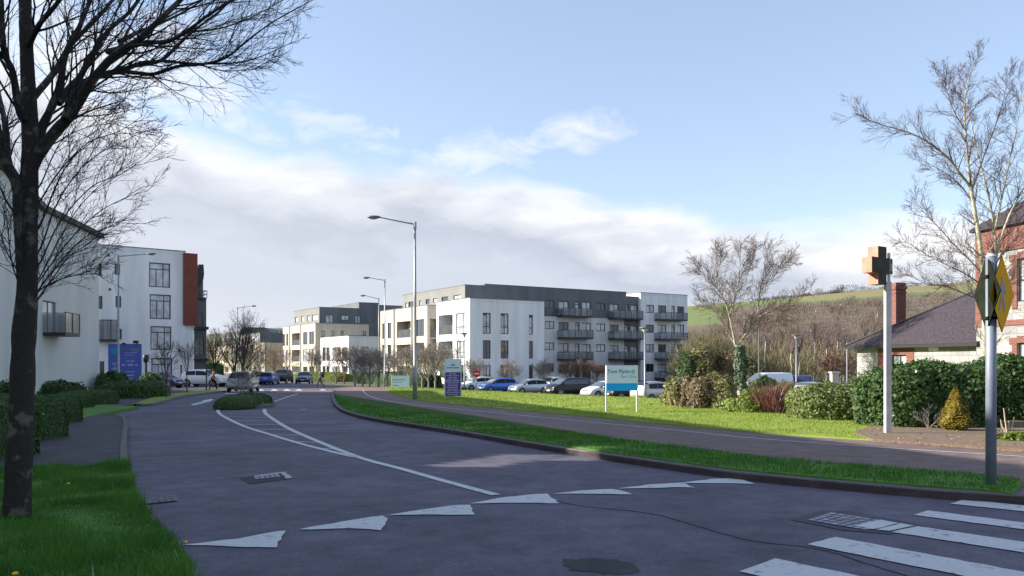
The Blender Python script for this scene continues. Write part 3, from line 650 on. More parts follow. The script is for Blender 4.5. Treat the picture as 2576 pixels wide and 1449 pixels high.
for r_, (y0, y1) in enumerate(((340, 428), (545, 630), (752, 833))):
    a_ = FW.rect(*c5(885, 1180, y0, y1)); FW.balcony(root, *a_)
a_ = FW.rect(*c5(250, 375, 312, 385)); f = MB(); FW.fbox(f, a_[0], a_[1], a_[2], a_[3], .005, .12); f.build('cladding', M_balc, root)
eh = []
for r_, (y0, y1, yb) in enumerate(((280, 362, 432), (478, 560, 630), (675, 757, 825), (870, 952, 1020))):
    for c_, (x0, x1) in enumerate(((1243, 1325), (1365, 1447), (1500, 1535), (1558, 1628))):
        eh.append(((*FW.rect(*c5(x0, x1, y0+c_*5*(r_ == 0), (y1 if c_ < 2 else yb)+c_*3*(r_ == 0))), .13), r_, c_))
FWe = Face(FW.p(tD, 0, .55)[:2], D2)
sh = [((h[0]-tD), (h[1]-tD), h[2], h[3], h[4]) for h, _, _ in eh]
block(root, 'end_wall', FWe, 0, tE-tD, 15, ZB, 12.12, M_wallw, sh)
for (h, r_, c_), s_ in zip(eh, sh):
    if c_ == 2: FWe.window(root, s_, cols=(), rows=(.8,), glass=M_glassb, fw=.14, name='balcony_door')
    else: FWe.window(root, s_, cols=(.55,), glass=(M_glassb, M_glass, M_glassb, M_glassd)[(r_+c_) % 4], fw=.12)
for y0, y1 in ((360, 440), (560, 635), (755, 830), (950, 1025)):
    a_ = FWe.rect(*c5(1352, 1625, y0, y1)); FWe.balcony(root, *a_)
rebase(root, A)
# ---- middle apartment building
B_ = thing('apartment_building', 'cream three storey apartment building with dark penthouse between the road and the street lamps', 'building', (-37, 155, -1.6)); root = thing('tmp', '', '')
Yb = 7.3*F/97; CB = Vector(((793.3-CX)/F*Yb, Yb)); FBm = Face(CB, D2); dB = Face(CB, D1).t(711.8); bh = []
def bhl(Lf):
    for x0, x1, dpt in ((1310, 1335, .14), (1345, 1368, .14), (1405, 1490, 1.5), (1525, 1572, .14), (1590, 1645, .14)):
        k = (x0-1310)/335
        for y0, y1 in ((575-32*k, 702-22*k), (747-14*k, 870-6*k), (922, 980)): bh.append((*Lf.rect(*c3(x0, x1, y0, y1)), dpt))
    return bh
fh = [(*FBm.rect(*c3(*q)), .14) for q in ((1718, 1755, 540, 607), (1820, 1858, 540, 602), (1925, 1955, 540, 597), (2150, 2195, 545, 592))]
BL, _ = block(root, 'cream_wall', FBm, 0, FBm.t(927.9), dB, ZB, ZT, M_wallc, fh, left=bhl)
for i, h in enumerate(bh):
    if h[4] > 1: f = MB(); BL.fbox(f, h[0], h[1], h[2], h[2]+1.1, -.12, -.07); f.build('balustrade', M_balc, root)
    else: BL.window(root, h, cols=(.5,) if i > 8 else (), glass=(M_glass, M_glassb, M_glassd)[i % 3], fw=.09)
for h in fh: FBm.window(root, h, cols=(.5,), glass=M_glassb, fw=.1)
for x in (1385, 1503): t_ = BL.t(402.5+x/4.235); f = MB(); f.tube([BL.p(t_, ZB, .08), BL.p(t_, ZT, .08)], .07, 6); f.build('downpipe', M_bar, root)
Yq = 4.3*F/65.1; CQ = Vector(((877.1-CX)/F*Yq, Yq)); FQ = Face(CQ, D2); dQ = Face(CQ, D1).t(806.7); qh = []
def qhl(Lf):
    for x0, x1 in ((1730, 1765), (1772, 1808), (1835, 1925), (1940, 2000)):
        for y0, y1 in ((715, 862), (918, 985)): qh.append((*Lf.rect(*c3(x0, x1, y0, y1)), 1.4 if x0 == 1835 else .14))
    return qh
fq = [(*FQ.rect(*c3(2140, 2222, 710, 768)), .14)]
QL, _ = block(root, 'white_wall', FQ, 0, FQ.t(958), dQ, ZB, 5.85, M_wallw, fq, left=qhl)
for i, h in enumerate(qh):
    if h[4] < 1: QL.window(root, h, cols=(), glass=(M_glass, M_glassd)[i % 2], fw=.09)
FQ.window(root, fq[0], glass=M_glassb)
Yr = 158.; CR = Vector(((803.2-CX)/F*Yr, Yr)); FR = Face(CR, D2); zR = zat(772.9, Yr); dR = Face(CR, D1).t(739); rh = []
def rhl(Lf):
    for q in ((1440, 1470, 395, 455), (1505, 1535, 385, 448), (1570, 1600, 378, 440), (1620, 1680, 370, 436)): rh.append((*Lf.rect(*c3(*q)), .12))
    return rh
fr = [(*FR.rect(*c3(*q)), .12) for q in ((1760, 1845, 370, 462), (1930, 2015, 375, 432), (2075, 2135, 380, 462))]
b = MB(); RL, _ = block(root, 'penthouse_wall', FR, 0, FR.t(905), dR, ZT-.3, zR, M_clad2, [], left=rhl)
b = MB(); FR2 = Face(FR.p(0, 0, .06)[:2], D2); fr = [(*FR2.rect(*c3(*q)), .06) for q in ((1760, 1845, 370, 462), (1930, 2015, 375, 432), (2075, 2135, 380, 462))]; FR2.wall(b, 0, FR.t(905), ZT-.3, zR, fr); b.build('cladding', M_clad, root)  # front coloured darker as the shaded face, side wall lighter as the sunlit one
for h in rh: RL.window(root, h, cols=(), glass=M_glassb, fw=.1)
for h in fr: FR2.window(root, h, cols=(.5,), glass=M_glassb, fw=.12, dep=.0)
Yt = 164.; CT = Vector(((903.1-CX)/F*Yt, Yt)); FT = Face(CT, D2); zT = zat(761, Yt)
block(root, 'tower_wall', FT, 0, FT.t(953), 16, ZB, zT, M_clad, [])
CT2 = Vector(((953-CX)/F*172, 172.)); FT2 = Face(CT2, D2); block(root, 'link_wall', FT2, 0, 11, 12, ZB, zat(768, 172), M_clad2, [])
rebase(root, B_)
# ---- far apartment building at the end of the road
C_ = thing('apartment_building', 'distant white apartment building with dark top storey behind bare trees at the road end', 'building', (-56, 185, -1.6)); root = thing('tmp', '', '')
Yd = 4.3*F/47.9; CD_ = Vector(((665.8-CX)/F*Yd, Yd)); FD = Face(CD_, D2); dh = []
def dhl(Lf):
    for x0, x1 in ((690, 730), (760, 820), (860, 900), (940, 975), (1000, 1052), (1070, 1105)):
        for y0, y1 in ((765, 880), (925, 985)): dh.append((*Lf.rect(*c3(x0, x1, y0, y1)), .14))
    return dh
fdh = [(*FD.rect(*c3(1222, 1290, 760, 815)), .14)]
DL, _ = block(root, 'white_wall', FD, 0, 16, 52, ZB, 5.85, M_wallc, fdh, left=dhl)
for i, h in enumerate(dh): DL.window(root, h, cols=(), glass=(M_glass, M_glassd, M_glassb)[i % 3], fw=.12)
FD.window(root, fdh[0], glass=M_glassb)
Ye = 200.; CE = Vector(((653.5-CX)/F*Ye, Ye)); FE = Face(CE, D2); eh2 = []
def ehl(Lf):
    eh2.append((*Lf.rect(*c3(975, 1040, 600, 655)), .14)); return eh2
EL, _ = block(root, 'penthouse_wall', FE, 0, 20, 40, 5.5, zat(837.5, Ye), M_clad2, [], left=ehl)
f = MB(); FE.fbox(f, 0, 20, 5.5, zat(837.5, Ye)-.02, .004, .08); f.build('cladding', M_clad, root)  # shaded front painted darker than the sunlit side wall
for h in eh2: EL.window(root, h, glass=M_glassb)
rebase(root, C_)
# barrel roofed hall far behind
H_ = thing('hall_building', 'distant hall with a long curved blue-grey metal roof above the bare trees', 'building', (-90, 260, -1.6))
b = MB(); n = 12; Y0 = 255.; xl, xr = at(600, Y0)[0], at(684, Y0)[0]; zt = zat(823.5, Y0); zb = zat(846, Y0)
for sgn, yy in ((1, Y0), (1, Y0+30)):
    pass
prof = [(xl+(xr-xl)*(.5-.5*math.cos(math.pi*i/n)), zb+(zt-zb)*(min(1, math.sin(math.pi*i/n)*1.25))**.6) for i in range(n+1)]
for i in range(n): (x0, z0), (x1, z1) = prof[i], prof[i+1]; b.quad((x0+90, -5, z0+1.6), (x1+90, -5, z1+1.6), (x1+90, 30, z1+1.6), (x0+90, 30, z0+1.6)); b.quad((x0+90, -5, 0), (x1+90, -5, 0), (x1+90, -5, z1+1.6), (x0+90, -5, z0+1.6))
b.build('roof', mat('zinc_roof', (.10, .12, .15), .5, .2), H_)
b = MB(); b.prism([(xl+91, -4), (xr+89, -4), (xr+89, 29), (xl+91, 29)], 0, zb+1.5); b.build('wall', M_wallg, H_)
# ---- left: near cream building
M_near = mat('near_render', (.52, .52, .495), .9, col2=(.62, .62, .59), nscale=.5, vs_=(1, 1, .2), detail=9, bump=.2, bscale=40, ramp=(.3, .7))
E_ = thing('apartment_building', 'pale rendered apartment building with sloping roof and glass balcony behind the near tree', 'building', (-29.2, 50.8, -.6)); root = thing('tmp', '', '')
pl = [(-17.3, 17.4), (-19.8, 25), (-25.3, 41), (-29.2, 50.8), (-31.2, 61.8)]; ZE = CAMH+9.5; b = MB(); fN = []
for p, q in zip(pl, pl[1:]):
    Fq = Face(p, Vector(q)-Vector(p)); Ln = (Vector(q)-Vector(p)).length; fN.append((Fq, Ln))
doorh = []
for i, (Fq, Ln) in enumerate(fN):
    hh = []
    if i == 3: r4 = Fq.rect(104, 137, 757, 842); hh = [(max(.25, r4[0]), max(.25, r4[0])+2.2, r4[2], r4[3], .15)]; doorh = hh
    if i in (0, 1): hh = [(k, k+1.6, z_, z_+1.5, .15) for k in np.arange(2, Ln-2.5, 4.5) for z_ in (1., 4., 7.)]
    Fq.wall(b, 0, Ln, ZB, ZE, hh)
    for h in hh: Fq.window(root, h, glass=M_glassb, cols=(.5,))
far = [pl[-1], (-43, 64), (-34, 17.4), pl[0]]
for p, q in zip(far, far[1:]): Fq = Face(p, Vector(q)-Vector(p)); Fq.wall(b, 0, (Vector(q)-Vector(p)).length, ZB, ZE, [])
b.build('wall', M_near, root)
b = MB(); out = [(p[0]+.35, p[1]) for p in pl]; out[-1] = (-31.0, 62.3); out[0] = (-16.9, 17.1); inn = [(-26.3, 17.1), (-28, 25), (-34.5, 41), (-38.5, 51), (-40, 63)]
for i in range(4):
    a_, c_, d_, e_ = out[i], out[i+1], inn[i+1], inn[i]; zr = ZE+2.0
    b.quad((*a_, ZE), (*c_, ZE), (*d_, zr), (*e_, zr)); b.quad((*a_, ZE+.22), (*c_, ZE+.22), (*d_, zr+.22), (*e_, zr+.22)); b.quad((*a_, ZE-.12), (*c_, ZE-.12), (*c_, ZE+.22), (*a_, ZE+.22))
    b.quad((*a_, ZE-.12), (a_[0]-.4, a_[1], ZE-.12), (c_[0]-.4, c_[1], ZE-.12), (*c_, ZE-.12))
    b.quad((*e_, zr+.22), (*d_, zr+.22), (d_[0]-6, d_[1]+.5, ZE), (e_[0]-6, e_[1]+.5, ZE))
b.poly([(*out[0], ZE-.12), (*out[0], ZE+.22), (*inn[0], ZE+2.22), (inn[0][0]-6, inn[0][1], ZE-.1)]); b.poly([(*out[-1], ZE-.12), (*out[-1], ZE+.22), (*inn[-1], ZE+2.22), (inn[-1][0]-6, inn[-1][1]+.5, ZE-.1)])
b.build('roof', mat('dark_roof', (.06, .055, .06), .7), root)
Fq = fN[3][0]; r4 = Fq.rect(104, 152, 760, 842)
Fq.balcony(root, .2, 2.9, r4[2]-.1, r4[3]-1.3 if False else r4[2]+1.35, out=1.3)
rebase(root, E_)
# ---- left: white four storey building with terracotta panel
F4 = thing('apartment_building', 'white four storey apartment building with a tall terracotta panel at its right end', 'building', (-35, 88, -1.1)); root = thing('tmp', '', '')
c4b = lambda x0, x1, y0, y1: (228.1+x0/3.4845, 228.1+x1/3.4845, 590.3+y0/3.4845, 590.3+y1/3.4845)
PR = Vector(at(466.5, 88.)); dd = Vector((.79, .61)).normalized(); FF = Face(PR-dd*14, dd); tR = 14.; zF = zat(633.4, 88.)
tL = FF.t(236); wl = []
for x0, x1, y0, y1, k in ((48, 98, 250, 360, 0), (60, 104, 538, 650, 0), (210, 258, 252, 352, 1), (218, 268, 538, 638, 1), (225, 272, 825, 918, 1), (78, 120, 1110, 1240, 1),
    (512, 697, 248, 462, 2), (518, 703, 525, 740, 2), (524, 708, 803, 1010, 2), (532, 715, 1082, 1290, 2), (76, 190, 748, 925, 3)): wl.append(((*FF.rect(*c4b(x0, x1, y0, y1)), .15), k))
LFf, RFf = block(root, 'wall', FF, tL-9, tR, 14, ZB, zF, M_wallw, [h for h, _ in wl])
for i, (h, k) in enumerate(wl):
    if k == 2: FF.window(root, h, cols=(), rows=(.74,), glass=M_glassb, fw=.11, blocks=[(.0, 1., .755, .757), (.65, .69, .0, 1.), (.32, .36, .0, .74)])
    elif k == 3: FF.window(root, h, cols=(.33, .66), glass=M_glassb, name='balcony_door')
    else: FF.window(root, h, cols=(), glass=M_glass, fw=.12)
r3 = FF.rect(*c4b(76, 200, 745, 925)); FF.balcony(root, r3[0], r3[1]+.3, r3[2]-.15, r3[2]+3.0-1.0, out=1.1)
for q in ((155, 178), (168, 480)): t_, z_ = FF.t(228.1+q[0]/3.4845), FF.z(228.1+q[0]/3.4845, 590.3+q[1]/3.4845); f = MB(); f.tube([FF.p(t_, z_, .0), FF.p(t_, z_, .06)], .13, 8); f.build('vent', M_bar, root)
# terracotta volume
tT = FF.t(495.); zb_, zt_ = FF.z(481, 818.5), FF.z(481, 638.)
f = MB(); FF.fbox(f, tR-.25, tT, zb_, zt_, -3.2, .3); f.build('terracotta_panel', M_rustc, root)
f = MB(); FF.fbox(f, tR+.003, FF.t(488), ZB, zb_-.003, -6, -.2); f.build('lower_wall', M_wallw, root)
# dark rear block with rounded canopy, balconies
Pd = Vector(at(489, 92.)); FX = Face(Pd, D2); tw = FX.t(519)
def zz(v): return FX.z(505, v)
f = MB(); FX.fbox(f, 0, FX.t(511), zz(757), zz(667), -9, 0)
f.build('upper_wall', M_clad, root)
f = MB(); cx_ = FX.t(500)
prof = [(FX.t(495), zz(668)), (FX.t(508), zz(667)), (FX.t(509.5), zz(690)), (FX.t(508), zz(703)), (FX.t(503), zz(716)), (FX.t(496), zz(724)), (FX.t(494), zz(724))]
fr_ = [FX.p(t_, z_, .9) for t_, z_ in prof]; bk = [FX.p(t_, z_, -.2) for t_, z_ in prof]; f.poly(fr_[::-1]); f.poly(bk)
for i in range(len(prof)): j = (i+1) % len(prof); f.quad(fr_[i], fr_[j], bk[j], bk[i])
f.build('canopy', M_bar, root)
dx = [(*FX.rect(500, 510, 787, 820), .2), (*FX.rect(494, 513, 847, 893), .2)]
f = MB(); FX.wall(f, 0, tw, ZB, zz(753), dx); q0, q1 = FX.p(tw, 0)[:2], FX.p(tw, 0, -9)[:2]; Fs = Face(q0, (q1[0]-q0[0], q1[1]-q0[1])); Fs.wall(f, 0, 9, ZB, zz(753), []); f.build('dark_wall', M_clad, root)
f = MB(); FX.fbox(f, 0, tw, zz(753)-.02, zz(753)+.02+.2, -9, .15); FX.fbox(f, 0, tw+.15, zz(829), zz(822), -4, .6); FX.fbox(f, 0, tw+.1, zz(909), zz(903), -4, .3); f.build('slab', M_bar, root)
for h in dx: FX.window(root, h, glass=M_glass)
f = MB(); z0_, z1_ = zz(753)+.2, zz(731)
for t_ in np.linspace(FX.t(497), tw+.05, 4): f.tube([FX.p(t_, z0_, .1), FX.p(t_, z1_, .1)], .04, 5)
for z_ in (z1_, (z0_+z1_)/2): f.tube([FX.p(FX.t(495), z_, .1), FX.p(tw+.05, z_, .1), FX.p(tw+.05, z_, -5)], .04, 5)
f.build('railing', M_coping, root)
f = MB(); a_ = FX.rect(471, 491, 858, 893); FX.fbox(f, a_[0], a_[1], a_[2], a_[3], 1., 1.05); f.build('balustrade', M_balcg, root)
rebase(root, F4)
# ---- buildings out of frame on the left and behind the camera: they stand along the same street and shade it
def plain(label, pts, z1, ridge):
    o = thing('apartment_building', label, 'building', (pts[0][0], pts[0][1], 0)); r_ = thing('tmp', '', ''); b = MB()
    for i in range(4):
        p, q = pts[i], pts[(i+1) % 4]; Fq = Face(p, Vector(q)-Vector(p)); Ln = (Vector(q)-Vector(p)).length; hh = [(k, k+1.5, z_, z_+1.5, .15) for k in np.arange(2, Ln-3, 4.) for z_ in (1., 4., 7.)] if i == 0 else []
        Fq.wall(b, 0, Ln, ZB, z1, hh)
        for h in hh: Fq.window(r_, h, glass=M_glassb)
    b.build('wall', M_near, r_); b = MB(); m0 = ((pts[0][0]+pts[3][0])/2, (pts[0][1]+pts[3][1])/2); m1 = ((pts[1][0]+pts[2][0])/2, (pts[1][1]+pts[2][1])/2)
    P = [(*p, z1) for p in pts]; A_, B__ = (*m0, ridge), (*m1, ridge)
    b.quad(P[0], P[1], B__, A_); b.quad(P[2], P[3], A_, B__); b.poly((P[1], P[2], B__)); b.poly((P[3], P[0], A_)); b.build('roof', mat('dark_roof', (.06, .055, .06), .7), r_); rebase(r_, o)
plain('pale apartment building outside the left edge of the photo along the street', [(-14.5, -24), (-16.2, 13.95), (-27, 13.95), (-27, -24)], 11.35, 13.3)
SW_ = thing('added_sun_patch_wall', 'added unseen wall, pierced to let sun patches onto the road, outside the left edge', 'wall', (-16.4, 13.98, 0)); root = thing('tmp', '', ''); b = MB(); Fq = Face((-16.21, 13.952), (-1.0, 3.446)); Ln = Vector((1.0, 3.446)).length  # added wall out of view; its holes shape the sun patches on the road
Fq.wall(b, 0, Ln, ZB, 11.3, [(.32+.36*i, .32+.36*(i+1)-.002, 6.95+.15*i, 7.50+.15*i, .03) for i in range(6)]+[(1.4+.3*i, 1.4+.3*(i+1)-.002, 7.98+.13*i, 8.42+.13*i, .03) for i in range(5)]); b.build('wall', M_near, root); b = MB(); Fq.fbox(b, 0, Ln, 11.303, 11.4, -.25, .05); b.build('coping', M_coping, root); rebase(root, SW_)
# ---- right: stone lodge with slate hip roof and two storey house behind
def stone_mat():
    m = mat('pale_stone', (.5, .49, .47), .9, bump=.5, bscale=14); t = m.node_tree; b = t.nodes['Principled BSDF']; tcn = t.nodes.new('ShaderNodeTexCoord'); mp = t.nodes.new('ShaderNodeMapping'); t.links.new(tcn.outputs['Object'], mp.inputs[0])
    sep = t.nodes.new('ShaderNodeSeparateXYZ'); t.links.new(mp.outputs[0], sep.inputs[0]); cmb = t.nodes.new('ShaderNodeCombineXYZ'); ad = t.nodes.new('ShaderNodeMath'); ad.operation = 'ADD'
    mu = t.nodes.new('ShaderNodeMath'); mu.operation = 'MULTIPLY'; mu.inputs[1].default_value = -.3; t.links.new(sep.outputs[0], mu.inputs[0]); t.links.new(sep.outputs[1], ad.inputs[0]); t.links.new(mu.outputs[0], ad.inputs[1])
    t.links.new(ad.outputs[0], cmb.inputs[0]); t.links.new(sep.outputs[2], cmb.inputs[1])
    br = t.nodes.new('ShaderNodeTexBrick'); t.links.new(cmb.outputs[0], br.inputs['Vector']); br.inputs['Scale'].default_value = 1.; br.inputs['Brick Width'].default_value = .62; br.inputs['Row Height'].default_value = .31; br.inputs['Mortar Size'].default_value = .014
    br.inputs['Color1'].default_value = (.40, .385, .36, 1); br.inputs['Color2'].default_value = (.25, .25, .25, 1); br.inputs['Mortar'].default_value = (.17, .16, .15, 1); br.offset = .43; br.squash = .7; br.squash_frequency = 3
    t.links.new(br.outputs['Color'], b.inputs['Base Color']); return m, br
M_stone, _b = stone_mat()
def brick_mat():
    m = mat('red_brick', (.3, .1, .07), .9, bump=.3, bscale=30); t = m.node_tree; b = t.nodes['Principled BSDF']; tcn = t.nodes.new('ShaderNodeTexCoord'); sep = t.nodes.new('ShaderNodeSeparateXYZ'); t.links.new(tcn.outputs['Object'], sep.inputs[0]); ad = t.nodes.new('ShaderNodeMath'); ad.operation = 'ADD'; t.links.new(sep.outputs[0], ad.inputs[0]); t.links.new(sep.outputs[1], ad.inputs[1])
    cmb = t.nodes.new('ShaderNodeCombineXYZ'); t.links.new(ad.outputs[0], cmb.inputs[0]); t.links.new(sep.outputs[2], cmb.inputs[1]); br = t.nodes.new('ShaderNodeTexBrick'); t.links.new(cmb.outputs[0], br.inputs['Vector']); br.inputs['Scale'].default_value = 1.
    br.inputs['Brick Width'].default_value = .22; br.inputs['Row Height'].default_value = .075; br.inputs['Mortar Size'].default_value = .008
    br.inputs['Color1'].default_value = (.20, .06, .045, 1); br.inputs['Color2'].default_value = (.13, .042, .032, 1); br.inputs['Mortar'].default_value = (.22, .15, .12, 1); t.links.new(br.outputs['Color'], b.inputs['Base Color']); return m
M_brick = brick_mat()
M_slate = mat('slate', (.03, .024, .03), .85, spec=.3, col2=(.07, .056, .064), nscale=9, detail=6, bump=.6, bscale=12)
LH = thing('stone_house', 'single storey pale stone house with slate hip roof and brick chimney behind the laurel hedge', 'house', (20.2, 48, -1.6)); root = thing('tmp', '', '')
P0 = Vector(at(2156, 48.)); dS = Vector((.205, -.98)).normalized(); FS = Face(P0, dS); LS = FS.t(2472.); ze = zat(871, 48.)
cr7 = lambda x0, x1, y0, y1: (2079.6+x0/1.964, 2079.6+x1/1.964, 536.7+y0/1.964, 536.7+y1/1.964)
sw = FS.rect(*cr7(318, 395, 700, 765)); swh = (sw[0], sw[1], sw[2]-.5, sw[3], .15); sq = FS.rect(*cr7(254, 432, 668, 760))
b = MB(); FS.wall(b, 0, LS, -1.9, ze, [swh]); nb = Vector((FS.n.x, FS.n.y)); Pf = Face(Vector(FS.P)-FS.n*9, FS.n); Pf.wall(b, 0, 9, -1.9, ze, []); b.build('wall', M_stone, root)
b = MB(); FS.wall(b, sq[0], sq[1], sq[2]-.6, ze-.12, []) if False else None
for x0, x1, z0, z1 in ((sq[0], swh[0]-.002, swh[2]-.3, ze-.15), (swh[1]+.002, sq[1], swh[2]-.3, ze-.15), (swh[0]-.002, swh[1]+.002, swh[3]+.002, ze-.15)): FS.fbox(b, x0, x1, z0, z1, .003, .03)
b.build('brick_surround', M_brick, root); FS.window(root, swh, cols=(.5,), rows=(.5,), glass=M_glassb, fw=.06)
o_ = .45; q = lambda t_, o2, z_: FS.p(t_, z_, o2); zr_ = ze+3.35; b = MB(); e0, e1 = -o_, LS+.2
ev = [q(e0, o_, ze), q(e1, o_, ze), q(e1, -9-o_, ze), q(e0, -9-o_, ze)]; r1, r2 = q(5.6, -4.5, zr_), q(e1, -4.5, zr_)
b.quad(ev[0], ev[1], r2, r1); b.poly((ev[3], ev[0], r1)); b.quad(ev[2], ev[3], r1, r2); b.build('roof', M_slate, root, )
b = MB(); FS.fbox(b, e0, e1, ze-.16, ze-.01, o_-.42, o_+.06); Pf.fbox(b, -.4, 9.4, ze-.16, ze-.01, o_-.42, o_+.06); b.tube([q(e0, o_, ze+.03), r1, ], .07, 5); b.tube([r1, r2], .08, 5); b.build('gutter', mat('black_gutter', (.02, .02, .022), .5), root)
cv = FS.rect(*cr7(515, 556, 656, 678)); b = MB(); FS.fbox(b, cv[0], cv[1], cv[2], cv[3], .004, .14); b.build('vent', M_wallw, root)
Yh = 50.; hx0, hx1 = at(2246, Yh)[0], at(2275, Yh)[0]; zc0, zc1 = 2.2, zat(712, Yh); b = MB(); w_ = hx1-hx0
b.box(((hx0+hx1)/2, Yh, (zc0+zc1)/2), (w_*.86, w_*.86, zc1-zc0)); b.box(((hx0+hx1)/2, Yh, zc1-.32), (w_*1.02, w_*1.02, .16)); b.box(((hx0+hx1)/2, Yh, zc1-.62), (w_*.96, w_*.96, .1)); b.build('chimney', M_brick, root)
rebase(root, LH)
BH = thing('brick_house', 'tall two storey red brick and stone house at the right edge behind the birch', 'house', (22.5, 37.8, -1.2)); root = thing('tmp', '', '')
P1 = Vector(FS.p(LS, 0, .35)[:2]); FH = Face(P1, dS); zE = zat(577, P1.y); LB = 12.
hw = FH.rect(2560, 2600, 862, 935); hh = [(hw[0], hw[0]+1.15, hw[2], hw[3], .14), (hw[0], hw[0]+1.15, 4.2, 6.1, .14), (hw[0]+4, hw[0]+5.15, hw[2], hw[3], .14)]
b = MB(); FH.wall(b, 0, LB, -1.9, zE, hh); Fb = Face(Vector(P1)-FH.n*10, FH.n); Fb.wall(b, 0, 10, -1.9, zE, [])
b.build('wall', M_stone, root); b = MB()
zb1, zb2 = FH.z(2520, 820), FH.z(2520, 806)
FH.fbox(b, 0, LB, zb1, zb2, .004, .05); FH.fbox(b, 0, LB, zE-1.25, zE-.02, .004, .06)
for k in range(10): FH.fbox(b, 0, .35+.22*(k % 2), zb2+.01+k*.38, zb2+.37+k*.38, .004, .05)
for h in hh:
    for s_ in (-1, 1):
        for k in range(int((h[3]-h[2]+.6)/.3)):
            w_ = .28+.16*(k % 2); x0 = h[0]-w_ if s_ < 0 else h[1]; FH.fbox(b, x0, x0+w_, h[2]-.3+k*.3, h[2]-.3+k*.3+.295, .004, .045)
    FH.fbox(b, h[0], h[1], h[3]+.003, h[3]+.3, .004, .045)
b.build('brick_trim', M_brick, root)
for h in hh: FH.window(root, h, cols=(.5,), rows=(.5,), glass=M_glassb, fw=.07, name='sash_window')
b = MB(); e_ = [FH.p(-.15, zE, .22), FH.p(LB, zE, .22), FH.p(LB, zE, -10.5), FH.p(-.15, zE, -10.5)]; r1, r2 = FH.p(5.2, zE+4.0, -5), FH.p(LB, zE+4.0, -5)
b.quad(e_[0], e_[1], r2, r1); b.poly((e_[3], e_[0], r1)); b.quad(e_[2], e_[3], r1, r2); b.build('roof', M_slate, root)
b = MB(); FH.fbox(b, -.15, LB, zE-.15, zE-.01, 0.08, .26); Fb.fbox(b, -.2, 10.2, zE-.15, zE-.01, .08, .2); b.build('gutter', mat('black_gutter', (.02, .02, .022), .5), root)
rebase(root, BH)
# access cabinet and pillar behind the far cars
pb = thing('gate_pillar', 'cream rendered gate pillar behind the far parked cars', 'pillar', (*at(2099, 75.), -1.6)); b = MB(); b.box((0, 0, 1.05), (.62, .62, 2.1)); b.build('shaft', M_wallc, pb); b = MB(); b.box((0, 0, 2.17), (.78, .78, .13)); b.build('cap', M_wallg, pb)
# ------------------------------------------------------------------ hills and far woods
def curve(tab, x):
    for (a, b_), (c, d) in zip(tab, tab[1:]):
        if a <= x <= c: return b_+(d-b_)*(x-a)/(c-a)
    return tab[0][1] if x < tab[0][0] else tab[-1][1]
RID = [(1150, 880), (1400, 812), (1725, 771), (1900, 757), (2050, 742), (2200, 727), (2400, 712), (2576, 702), (3000, 690), (3600, 720), (4300, 860)]
RY = 560.
def hill_z(u, s):   # s 0 (foot) .. 1 (ridge)
    zr = zat(curve(RID, u), RY); return -1.9+(zr+1.9)*(s**1.15)
def hill_p(u, s): Y = 150+(RY-150)*s; x, y = at(u, Y); return (x, y, hill_z(u, s))
M_hill = mat('hill_fields', (.1, .08, .05), .95); t = M_hill.node_tree; b = t.nodes['Principled BSDF']; at_ = t.nodes.new('ShaderNodeAttribute'); at_.attribute_name = 'Col'; t.links.new(at_.outputs['Color'], b.inputs['Base Color'])
us = list(range(1150, 4301, 25)); ss = [i/40 for i in range(41)]+[1.03]
V = []; C = []
for u in us:
    for s_ in ss:
        if s_ > 1: x, y, z = hill_p(u, 1.); y += 120; x = (u-CX)/F*y; z -= 6
        else: x, y, z = hill_p(u, s_)
        V.append((x, y, z)); fl = .90-.08*sstep((u-1850)/350) + .012*math.sin(u*.02)   # field strip near the ridge
        g1 = .80-.10*sstep((u-1750)/500)
        if s_ > fl: c_ = (.19, .17, .065) if u > 1980 else (.15, .17, .05)
        elif s_ > fl-.045: c_ = (.09, .15, .035)
        elif u < 1830 and s_ > .50: c_ = (.13, .17, .045)
        else: c_ = (.13, .10, .065)
        C.append((*[k*random.uniform(.93, 1.07) for k in c_], 1))
ns = len(ss); fc_ = [(i*ns+j, (i+1)*ns+j, (i+1)*ns+j+1, i*ns+j+1) for i in range(len(us)-1) for j in range(ns-1)]
me = bpy.data.meshes.new('hill'); me.from_pydata(V, [], fc_); me.materials.append(M_hill); ca = me.color_attributes.new('Col', 'FLOAT_COLOR', 'POINT'); ca.data.foreach_set('color', np.array(C, np.float32).ravel())
me.polygons.foreach_set('use_smooth', [True]*len(me.polygons)); ho = bpy.data.objects.new('hill', me); COL.objects.link(ho); tag(ho, kind='structure')
# left far hill
b = MB(); lt = [(-700, 860), (100, 850), (450, 846), (560, 842), (640, 831), (700, 828), (760, 836), (900, 850), (1100, 868), (1300, 895)]
for (u0, v0), (u1, v1) in zip(lt, lt[1:]):
    n = max(1, int(abs(u1-u0)/30))
    for i in range(n):
        ua, ub = u0+(u1-u0)*i/n, u0+(u1-u0)*(i+1)/n; va, vb = v0+(v1-v0)*i/n, v0+(v1-v0)*(i+1)/n
        for j in range(6):
            q = lambda u, v, s_: (*at(u, 330+s_*300), -2+(zat(v, 630)+2)*math.sin(s_*math.pi/2))
            b.quad(q(ua, va, j/6), q(ub, vb, j/6), q(ub, vb, (j+1)/6), q(ua, va, (j+1)/6))
b.build('hill', mat('wooded_hill', (.10, .115, .075), .95, col2=(.17, .165, .11), nscale=.05, detail=8), smooth=True, kind='structure')
